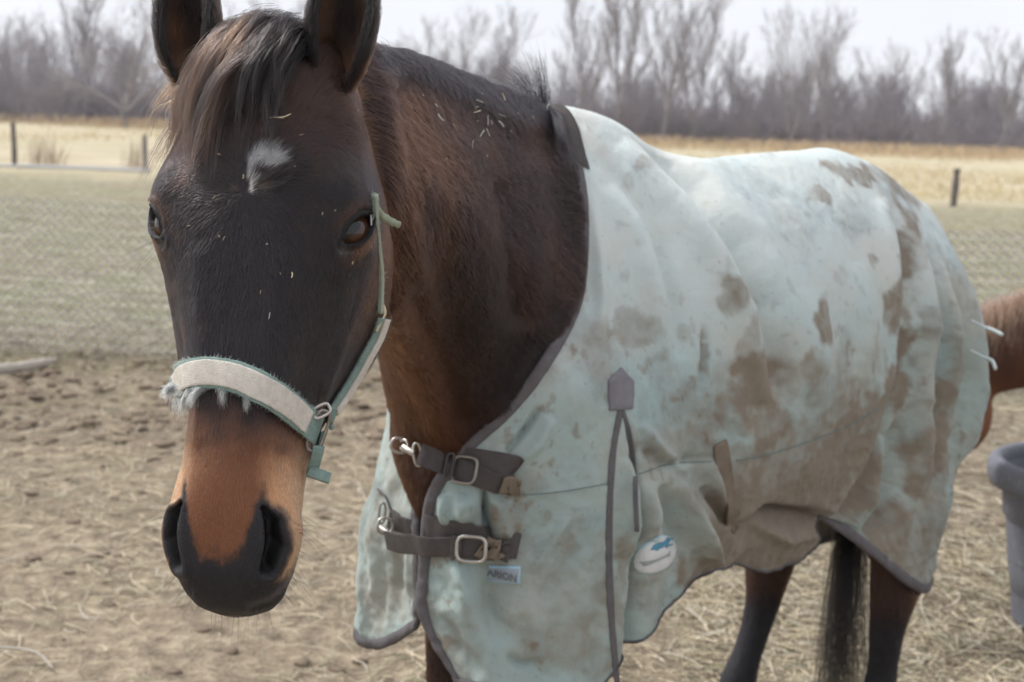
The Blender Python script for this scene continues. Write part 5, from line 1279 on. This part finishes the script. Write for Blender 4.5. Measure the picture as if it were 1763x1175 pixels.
# lower chest strap
strap_piece('strap_base', [(736,908),(790,915),(840,930),(890,940)], .040, .003, WEB, .0035)
strap_piece('chest_strap', [(735,938),(780,938),(812,942),(850,944)], .033, .0022, WEB, .010, [(664,930,2.27),(690,937,2.235),(715,938,2.205)])
strap_piece('strap_end', [(825,941),(845,940),(858,942)], .030, .0035, WEBM, .017)
strap_piece('keeper', [(868,925),(868,962)], .014, .004, WEB, .010); strap_piece('keeper', [(790,917),(791,960)], .016, .004, WEB, .0165)
c, u, v, n = frame_at(815, 942, 3, .019); rugp(rect_ring('buckle', c, u, v, .044, .038, .003, METAL, None))
free_ring('dee_ring', 663, 906, 2.30, .026, .026, 10, .0024, METAL, .3); free_ring('dee_ring', 658, 884, 2.33, .010, .034, 5, .0018, RUSTM, .2)
mb = linkobj('snap', [at(655,908,2.295), at(664,915,2.28), at(672,922,2.265)], [.0042] * 24, METAL); rugp(mb.obj('bolt_snap', METAL))
def far_piece(name, P2, w, th, mat):
    L, Nn = on_rug(P2, 24, .003); return rugp(ribbon(name, L, Nn, w, th, mat, None))
far_piece('strap_base', [(676,738),(688,752),(700,768)], .030, .003, WEB); far_piece('strap_base', [(672,893),(700,905),(722,914)], .032, .003, WEB)
far_piece('seam', [(652,842),(664,852),(674,876)], .003, .002, WEBD)
# woven label and oval badge
LBL = simple_mat('label_cloth', (.34, .38, .42), .8, .2, 0, .1); LBLE = simple_mat('label_edge', (.36, .55, .68), .8, .2)
patch('label_border', [(841,973),(893,976),(893,1005),(841,1001)], .002, .0015, LBLE); lab, lc, ln_ = patch('label', [(844,976),(890,979),(890,1002),(844,998)], .0035, .0015, LBL)
def text_on(name, txt, px, py, ang, size, mat, lift=.006, sx=1.):
    c, u, v, n = frame_at(px, py, ang, lift); up_ = -v if (v @ UP) < 0 else v
    cu = bpy.data.curves.new(name, 'FONT'); cu.body = txt; cu.size = size; cu.align_x = 'CENTER'; cu.align_y = 'CENTER'; cu.extrude = .0004; cu.offset = .0004
    o = bpy.data.objects.new(name, cu); COL.objects.link(o); dg = bpy.context.evaluated_depsgraph_get(); me = bpy.data.meshes.new_from_object(o.evaluated_get(dg)); bpy.data.objects.remove(o)
    V = np.array([v_.co for v_ in me.vertices]); W = c + np.outer(V[:, 0] * sx, u) + np.outer(V[:, 1], up_) + np.outer(V[:, 2], n)
    me.vertices.foreach_set('co', W.astype(np.float32).ravel()); o = link(name, me, mat); return rugp(o)
INK = simple_mat('label_ink', (.17, .19, .21), .8, .2); text_on('label_text', 'ARION', 868, 990, 3, .0160, INK, .0062, 1.05)
BADGE = simple_mat('badge_white', (.62, .62, .60), .8, .2, 0, .12); BLUE = simple_mat('badge_blue', (.10, .26, .36), .8, .2); GREY = simple_mat('badge_grey', (.36, .38, .36), .8, .2)
def ell(cx, cy_, a, b, ro, n=20, squeeze=.35):
    t = np.linspace(0, 2 * np.pi, n, endpoint=False); x = a * np.cos(t); y = b * np.sin(t) ; x = x * (1 - squeeze * (y / b) * .3)
    return [(cx + xx * math.cos(ro) - yy * math.sin(ro), cy_ + xx * math.sin(ro) + yy * math.cos(ro)) for xx, yy in zip(x, y)]
patch('badge_rim', ell(1131, 956, 40, 27, -.72), .002, .0015, THREAD); patch('badge', ell(1131, 956, 38, 25, -.72), .0032, .0015, BADGE)
patch('badge_crest', [(1117,948),(1122,939),(1132,932),(1144,929),(1156,926),(1158,934),(1154,941),(1148,938),(1145,944),(1140,940),(1136,946),(1131,943),(1127,950),(1122,947)], .0046, .0012, BLUE)
patch('badge_lettering', [(1107,968),(1125,962),(1146,954),(1151,949),(1150,956),(1133,964),(1110,974)], .0046, .0012, GREY)
patch('badge_lettering', [(1136,972),(1141,958),(1144,953),(1148,955),(1145,962),(1140,972)], .0040, .0008, BADGE) if False else None
# cord ties at the tail
CORD = simple_mat('pale_cord', (.62, .68, .68), .8, .2)
for P in ([(1672,552),(1684,558),(1697,564),(1712,570),(1726,577)], [(1670,604),(1684,610),(1697,617),(1708,622),(1714,636)]):
    d = np.interp(np.arange(5), [0, 2, 4], [3.13, 3.11, 3.08]); L = [at(x, y, dd) for (x, y), dd in zip(P, d)]; mb = MB(); mb.add(*tube(spline(np.array(L), 20), np.interp(np.arange(20), [0, 8, 10, 19], [.0025, .0025, .0048, .004]), 8)); rugp(mb.obj('tie_cord', CORD))
# ================================================================== HALTER
halter = thing('halter', 'frayed green and beige webbing halter on the face of the bay horse', 'halter', tuple(HEADO))
def hp(o): return to_parent(o, halter)
TEAL = simple_mat('faded_teal_webbing', (.24, .33, .30), .9, .15, 0, .35, 160, .8, .002)
BEIGE = simple_mat('worn_beige_webbing', (.68, .63, .56), .9, .15, 0, .30, 130, .9, .002)
BRASS = simple_mat('worn_brass', (.50, .43, .28), .4, .5, .85, .25, 120, .2, .001)
FRAY = NT('frayed_thread'); FRAY.hair(FRAY.attr('Col'), .5); FRAY = FRAY.m
def on_head(P2, n, lift, smooth=3):
    P2 = spline(np.array(P2, float), n); L = []; Nn = []; last = None
    for x, y in P2:
        h = hit(HBVH, x, y, lift)
        if h is not None and (h[0] - CAMP) @ FW > 1.72: h = None
        L.append(h[0] if h is not None else None); Nn.append(h[1] if h is not None else None)
    ok = [i for i in range(n) if L[i] is not None]
    for i in range(n):
        if L[i] is None:
            j = min(ok, key=lambda k: abs(k - i)); L[i] = at(*P2[i], (L[j] - CAMP) @ FW + .004); Nn[i] = Nn[j]
    L = np.array(L); Nn = np.array(Nn)
    for _i in range(smooth): L[1:-1] = (L[:-2] + 2 * L[1:-1] + L[2:]) / 4; Nn[1:-1] = (Nn[:-2] + 2 * Nn[1:-1] + Nn[2:]) / 4
    return L, nrm(Nn)
def near_head(PH, lift):
    """head-frame points (cm) dropped on to the head surface"""
    L = []; Nn = []
    for p_ in Hv(np.array(PH, float)):
        q, n_, i_, d_ = HEADBVH.find_nearest(Vector(p_)); n_ = np.array(n_); c = Hv(np.array([0, toH(np.array(q))[1], -9.])); n_ = n_ if n_ @ (np.array(q) - c) > 0 else -n_
        L.append(np.array(q) + n_ * lift); Nn.append(n_)
    return np.array(L), nrm(np.array(Nn))
La, Na = on_head(NOSEBAND, 70, .0085)
Lb, Nb_ = near_head([(-8.2, 37.6, -8.5), (-8.0, 38.6, -12.0), (-6.8, 39.6, -15.0), (-4, 40.4, -17), (0, 41, -17.5), (3.8, 41.5, -16.5), (6.0, 42.2, -13.2), (6.6, 42.6, -10.4)], .008)
Lc = np.vstack([La[::-1], Lb]); Nc = np.vstack([Na[::-1], Nb_]); d = np.r_[0, np.cumsum(np.linalg.norm(np.diff(Lc, axis=0), axis=1))]; q = np.linspace(0, d[-1], 150)
Lc = np.stack([np.interp(q, d, Lc[:, c]) for c in range(3)], 1); Nc = nrm(np.stack([np.interp(q, d, Nc[:, c]) for c in range(3)], 1))
for _i in range(4): Lc[1:-1] = (Lc[:-2] + 2 * Lc[1:-1] + Lc[2:]) / 4; Nc[1:-1] = (Nc[:-2] + 2 * Nc[1:-1] + Nc[2:]) / 4
hp(ribbon('noseband', Lc, Nc, .0335, .0042, TEAL, None, wob=.10))
Ld, Nd = on_head([(303,664),(345,644),(390,646),(430,658),(470,683),(505,713),(519,727)], 60, .0085); Ld += Nd * .0024
hp(ribbon('noseband_pad', Ld, Nd, .0268, .0030, BEIGE, None, wob=.10))
def ring3(name, px, py, d, w, h, ang, r, mat, toward=0.):
    c = at(px, py, d); a = math.radians(ang); u = math.cos(a) * RT - math.sin(a) * UP; v = math.sin(a) * RT + math.cos(a) * UP; u = nrm(u + FW * toward); v = nrm(v - u * (u @ v)); return hp(rect_ring(name, c, u, v, w, h, r, mat, None, .3))
h0 = hit(HBVH, 538, 740); D0 = (h0[0] - CAMP) @ FW - .016
ring3('halter_ring', 548, 742, D0, .017, .046, 20, .0021, RUSTM, .5); ring3('halter_ring', 553, 708, D0 - .002, .020, .012, -28, .0021, METAL, .4)
CH = [(556,712),(574,688),(598,650),(623,606),(641,572),(650,545)]
Le, Ne = on_head(CH, 60, .008, 6); Ne = nrm(Ne + TW * .5)
hp(ribbon('cheek_strap', Le, Ne, .0185, .0042, TEAL, None, wob=.12))
sd3 = nrm(np.cross(Ne, np.gradient(Le, axis=0))); sgn = np.sign((sd3 @ RT).mean()); Lf = Le + sd3 * sgn * .0042 + Ne * .0026
hp(ribbon('cheek_strap_pad', Lf[5:], Ne[5:], .0095, .0028, BEIGE, None, wob=.12))
hp(ribbon('strap_end', *on_head([(556,712),(566,722),(572,740)], 16, .010), .014, .004, TEAL, None, wob=.2))
Dk = (Le[-1] - CAMP) @ FW
mb = MB(); mb.add(*tube(spline(np.array([at(647,572,Dk-.004), at(655,556,Dk-.002), at(662,536,Dk+.002), at(658,526,Dk+.002), at(649,528,Dk-.002)]), 30), .0024, 8)); hp(mb.obj('brass_buckle', BRASS))
ring3('buckle_ring', 650, 500, Dk + .002, .008, .028, 4, .0016, METAL, .9)
_d1 = (hit(HBVH, 640, 330)[0] - CAMP) @ FW; Lg = spline(np.array([at(x + 2, y, Dk - .006 + (_d1 - .012 - Dk) * t) for x, y, t in [(652,540,0),(653,505,.1),(653,470,.25),(649,430,.45),(646,402,.62),(644,370,.8),(643,336,1)]]), 48); Ng = np.tile(TW, (48, 1))
Ng = nrm(Ng * .4 + TW * .6 + RT * .5); hp(ribbon('crown_strap', Lg, Ng, .0062, .0030, TEAL, None, wob=.15)); hp(ribbon('crown_strap_edge', Lg + RT * .0018, Ng, .0045, .0036, simple_mat('pale_green_edge', (.40, .44, .36), .9, .15, 0, .2, 160, .5, .002), None))
Dt = (Lg[-8] - CAMP) @ FW; PGREEN = simple_mat('pale_green_rope', (.36, .40, .29), .9, .15, 0, .3, 150, .9, .003)
mb = MB(); P = spline(np.array([at(641,333,Dt-.002), at(645,350,Dt), at(655,368,Dt+.006), at(670,380,Dt+.012), at(688,388,Dt+.018)]), 30); mb.add(*tube(P, np.interp(np.arange(30), [0, 4, 24, 29], [.0045, .0036, .0042, .0036]) * (1 + .12 * RNG.normal(0, 1, 30)), 10)); hp(mb.obj('strap_tail', PGREEN))
ring3('buckle', 640, 360, Dt + .003, .003, .040, -2, .0014, METAL, .9)
# hidden run of the crown strap behind the ears and the far cheek
Lh, Nh = near_head([(9.6, 15, -14.5), (8.6, 8, -15.5), (7, 1.5, -15), (5, -3, -13), (0, -5, -12), (-5, -3, -13), (-7, 1.5, -15), (-8.6, 10, -15), (-9.8, 20, -14.5), (-9.6, 30, -12.5), (-8.6, 36.5, -10.5)], .010); Lh = spline(Lh, 70); Nh = np.stack([np.interp(np.linspace(0, 1, 70), np.linspace(0, 1, len(Nh)), Nh[:, c]) for c in range(3)], 1); hp(ribbon('crown_strap', Lh, Nh, .017, .004, TEAL, None))
# chin strap under the ring with its loose tab
h1 = hit(HBVH, 528, 790); D1_ = (h1[0] - CAMP) @ FW - .008 if h1 is not None else D0
def free_strap(name, P, w, th, mat, nv=None, n=16, wob=.12):
    L = spline(np.array([at(*p_) for p_ in P]), n); return hp(ribbon(name, L, np.tile(TW if nv is None else nrm(nv), (n, 1)), w, th, mat, None, wob=wob))
free_strap('chin_strap', [(549,768,D0),(546,784,D0 + .002),(541,800,D0 + .006),(536,816,D0 + .012)], .013, .004, TEAL, TW + RT * .3); free_strap('strap_tab', [(532,812,D0 + .004),(548,817,D0 + .001),(568,824,D0 + .004)], .0135, .0045, TEAL, TW + UP * .7)
def frays():
    S = []; Cc = []; u = np.linspace(0, 1, 6)[:, None]
    def add(L, Nn, w, n, le, both=True):
        T = np.gradient(L, axis=0); sd_ = nrm(np.cross(Nn, T))
        for k in range(n):
            i = RNG.integers(0, len(L)); s = RNG.choice([-1, 1]); r0 = L[i] + sd_[i] * s * w * .5 * RNG.uniform(.75, 1.02) + Nn[i] * .001; d_ = nrm(sd_[i] * s + RNG.normal(0, .5, 3) + Nn[i] * .3); l_ = le * RNG.uniform(.4, 1.3)
            S.append(r0 + d_ * l_ * u + RNG.normal(0, .3, 3) * l_ * u ** 2); c = np.array([.33, .42, .38]) if RNG.random() < .6 else np.array([.20, .31, .28]); Cc.append(np.tile(c * RNG.uniform(.7, 1.5), (6, 1)))
    add(Lc[:72], Nc[:72], .0335, 900, .0035); add(Le, Ne, .0185, 420, .003); add(Ld, Nd, .0235, 260, .0025); add(Lg, Ng, .008, 120, .003)
    for (x, y), (ex, ey), n, sp_ in [((331,672),(311,706),130,1.), ((352,668),(327,694),120,1.), ((388,671),(383,692),90,.8), ((432,676),(424,702),100,.8), ((302,676),(284,676),120,1.2), ((300,664),(287,682),110,1.2), ((306,690),(300,706),46,1.)]:
        h = hit(HBVH, x + 4, y, .009); dd = (h[0] - CAMP) @ FW if h is not None else 1.48
        for k in range(n):
            a = at(x + RNG.normal(0, 5), y + RNG.normal(0, 3), dd); e = at(ex + RNG.normal(0, 4) * sp_, ey + RNG.normal(0, 6), dd - RNG.uniform(0, .006)); S.append(a + (e - a) * u + (UP * .004 - RT * .003) * u * (1 - u) * 2 + RNG.normal(0, .0012, 3) * u + np.sin(u * RNG.uniform(3, 7)) * RNG.normal(0, .0008, 3)); Cc.append(np.tile(np.array([.40, .47, .43]) * RNG.uniform(.6, 1.4), (6, 1)))
    hp(hair_obj('frayed_edge', S, RNG.uniform(.00012, .00024, len(S)), FRAY, None, .6, np.array(Cc)))
frays()
# ---- bits of hay caught in the coat
def hay_bits():
    S = []; Cc = []; u = np.linspace(-.5, .5, 5)[:, None]
    def bit(px, py, le, ang, rad_=1., col=(.55, .47, .33)):
        h = hit(HBVH, px, py, .006 if px < 640 else .010)
        if h is None: return
        a = math.radians(ang); d_ = math.cos(a) * RT - math.sin(a) * UP; d_ = nrm(d_ - h[1] * (d_ @ h[1]) * .7); S.append(h[0] + d_ * le * u + np.cross(d_, h[1]) * le * RNG.normal(0, .5) * (u * u)); Cc.append(np.tile(np.array(col) * RNG.uniform(.7, 1.2), (5, 1)))
    bit(488, 206, .019, -12, col=(.6, .53, .36)); bit(478, 207, .016, 4); bit(466, 545, .007, 100, col=(.42, .42, .40)); bit(501, 474, .006, 95)
    for k in range(26):
        x, y = RNG.normal(830, 50), RNG.normal(215, 38); bit(x, y, RNG.choice([.002, .003, .004, .006, .012]), RNG.uniform(0, 180), col=(.55, .48, .36) if RNG.random() < .7 else (.6, .6, .52))
    for k in range(16): bit(RNG.uniform(330, 620), RNG.uniform(190, 520), RNG.uniform(.002, .005), RNG.uniform(0, 180), col=(.30, .25, .18))
    o = hair_obj('hay_bits', S, RNG.uniform(.0004, .0009, len(S)), ST, None, .7, np.array(Cc)); tag(o, kind='stuff')
hay_bits()
def chestnut_horse():
    p = at(1628, 690, 4.15); o = thing('chestnut_horse', 'chestnut horse with a brown mane lowering its head at the right edge', 'horse', (p[0] + 1.5, p[1] + .1, 0)); ox, oy = p[0], p[1]
    Wd = lambda L: [(ox + a, oy + b, c) for a, b, c in L]; lat = (0, 1, .001)
    parts = [tube(np.array(Wd([(.08,0,.78),(.06,0,.72),(.04,0,.66),(.02,0,.60),(.0,0,.56)])), [.03,.085,.10,.085,.03], 18), loft2(Wd([(2.50, 0, 1.02), (2.35, 0, 1.12), (2.0, 0, 1.14), (1.6, 0, 1.06), (1.2, 0, 1.08), (.98, 0, 1.08), (.85, 0, 1.05)]), [.05, .24, .29, .32, .33, .27, .08], [.05, .2, .25, .27, .24, .18, .06], lat),
             loft2(Wd([(1.25, 0, 1.14), (.95, 0, 1.13), (.6, 0, 1.03), (.3, 0, .92), (.08, 0, .85), (-.04, 0, .82)]), [.25, .25, .19, .145, .125, .11], [.14, .13, .10, .08, .075, .06], lat),
             loft2(Wd([(.06, 0, .90), (-.02, 0, .80), (-.08, 0, .68), (-.15, 0, .52), (-.19, 0, .42), (-.21, 0, .36)]), [.07, .13, .115, .075, .07, .035], [.06, .095, .085, .06, .06, .03], lat)]
    for x, y, hind in ((1.05, -.13, 0), (1.0, .13, 0), (2.25, -.13, 1), (2.15, .13, 1)):
        L = [(x, y, 1.0, .11), (x, y, .8, .08), (x - (.06 if hind else 0) * -1, y, .5, .05), (x, y, .3, .033), (x, y, .2, .042), (x - .05, y, .1, .036), (x - .08, y, 0, .06)]; A = spline(np.array(Wd([l[:3] for l in L])), 30); parts.append(tube(A, np.interp(np.linspace(0, 6, 30), range(7), [l[3] for l in L]), 16))
    for s in (-1, 1): A = np.array(Wd([(.0, .06 * s, .90), (-.04, .08 * s, .94), (-.09, .085 * s, .97)])); parts.append(tube(A, [.03, .032, .006], 10))
    me = fuse(parts, .012, 24); V, N_ = mesh_arrays(me); b = link('body', me); to_parent(b, o); n = fbm(V, 5, 4, 91); c = lerp3((.045, .016, .008), (.085, .031, .013), sst(.35, .65, n)); c = lerp3(c, (.20, .075, .03), sst(.80, .70, V[:, 2]) * (V[:, 0] < ox + .3)); set_attr(me, 'Col', col4(c))
    t = NT('chestnut_coat'); t.pbsdf(t.attr('Col'), .6, .35, normal=t.bump(t.noise(160, 4), .4, .004)); me.materials.clear(); me.materials.append(t.m)
    S = []; Cc = []; u = np.linspace(0, 1, 8)[:, None]; top = spline(np.array(Wd([(1.15, 0, 1.40), (.9, 0, 1.37), (.6, 0, 1.215), (.3, 0, 1.06), (.08, 0, .97), (.0, 0, .93)])), 120)
    for k in range(2600):
        q = top[RNG.integers(0, 120)] + RNG.normal(0, .012, 3); s = -1 if RNG.random() < .8 else 1; L = RNG.uniform(.05, .13); e = np.array([-.03 + RNG.normal(0, .02), s * RNG.uniform(.08, .13), -L])
        S.append(q + e * [1, 0, .3] * u + e * [0, 1, 0] * np.sqrt(u) + e * [0, 0, .7] * u ** 2 + np.array([0, 0, .012]) * (1 - u)); Cc.append(np.tile(np.array([.13, .068, .040]) * RNG.uniform(.5, 1.5), (8, 1)))
    to_parent(hair_obj('mane', S, np.full(len(S), .0010), MANE, None, .4, np.array(Cc)), o); S = []; Cc = []
    for k in range(500):
        q = np.array(Wd([(2.5, 0, 1.2)]))[0] + RNG.normal(0, .02, 3); S.append(q + np.array([.12, 0, 0]) * np.sin(u * 1.5) + np.array([RNG.normal(0, .05), RNG.normal(0, .05), -RNG.uniform(.6, .9)]) * u ** 1.2); Cc.append(np.tile(np.array([.2, .1, .05]) * RNG.uniform(.5, 1.5), (8, 1)))
    to_parent(hair_obj('tail', S, np.full(len(S), .0008), MANE, None, .4, np.array(Cc)), o)
chestnut_horse()
# ================================================================== AIR
def haze(den):
    bm = bmesh.new(); bmesh.ops.create_cube(bm, size=1); me = bpy.data.meshes.new('haze'); bm.to_mesh(me); bm.free(); o = bpy.data.objects.new('haze', me); COL.objects.link(o); o.scale = (620, 620, 27); o.location = (0, 0, 11.5); tag(o, kind='stuff')
    m = bpy.data.materials.new('haze'); m.use_nodes = True; t = m.node_tree; t.nodes.clear(); v = t.nodes.new('ShaderNodeVolumePrincipled'); v.inputs['Density'].default_value = den; v.inputs['Color'].default_value = (.88, .9, .96, 1); u = t.nodes.new('ShaderNodeOutputMaterial'); t.links.new(v.outputs[0], u.inputs['Volume']); me.materials.append(m)
haze(.0007)
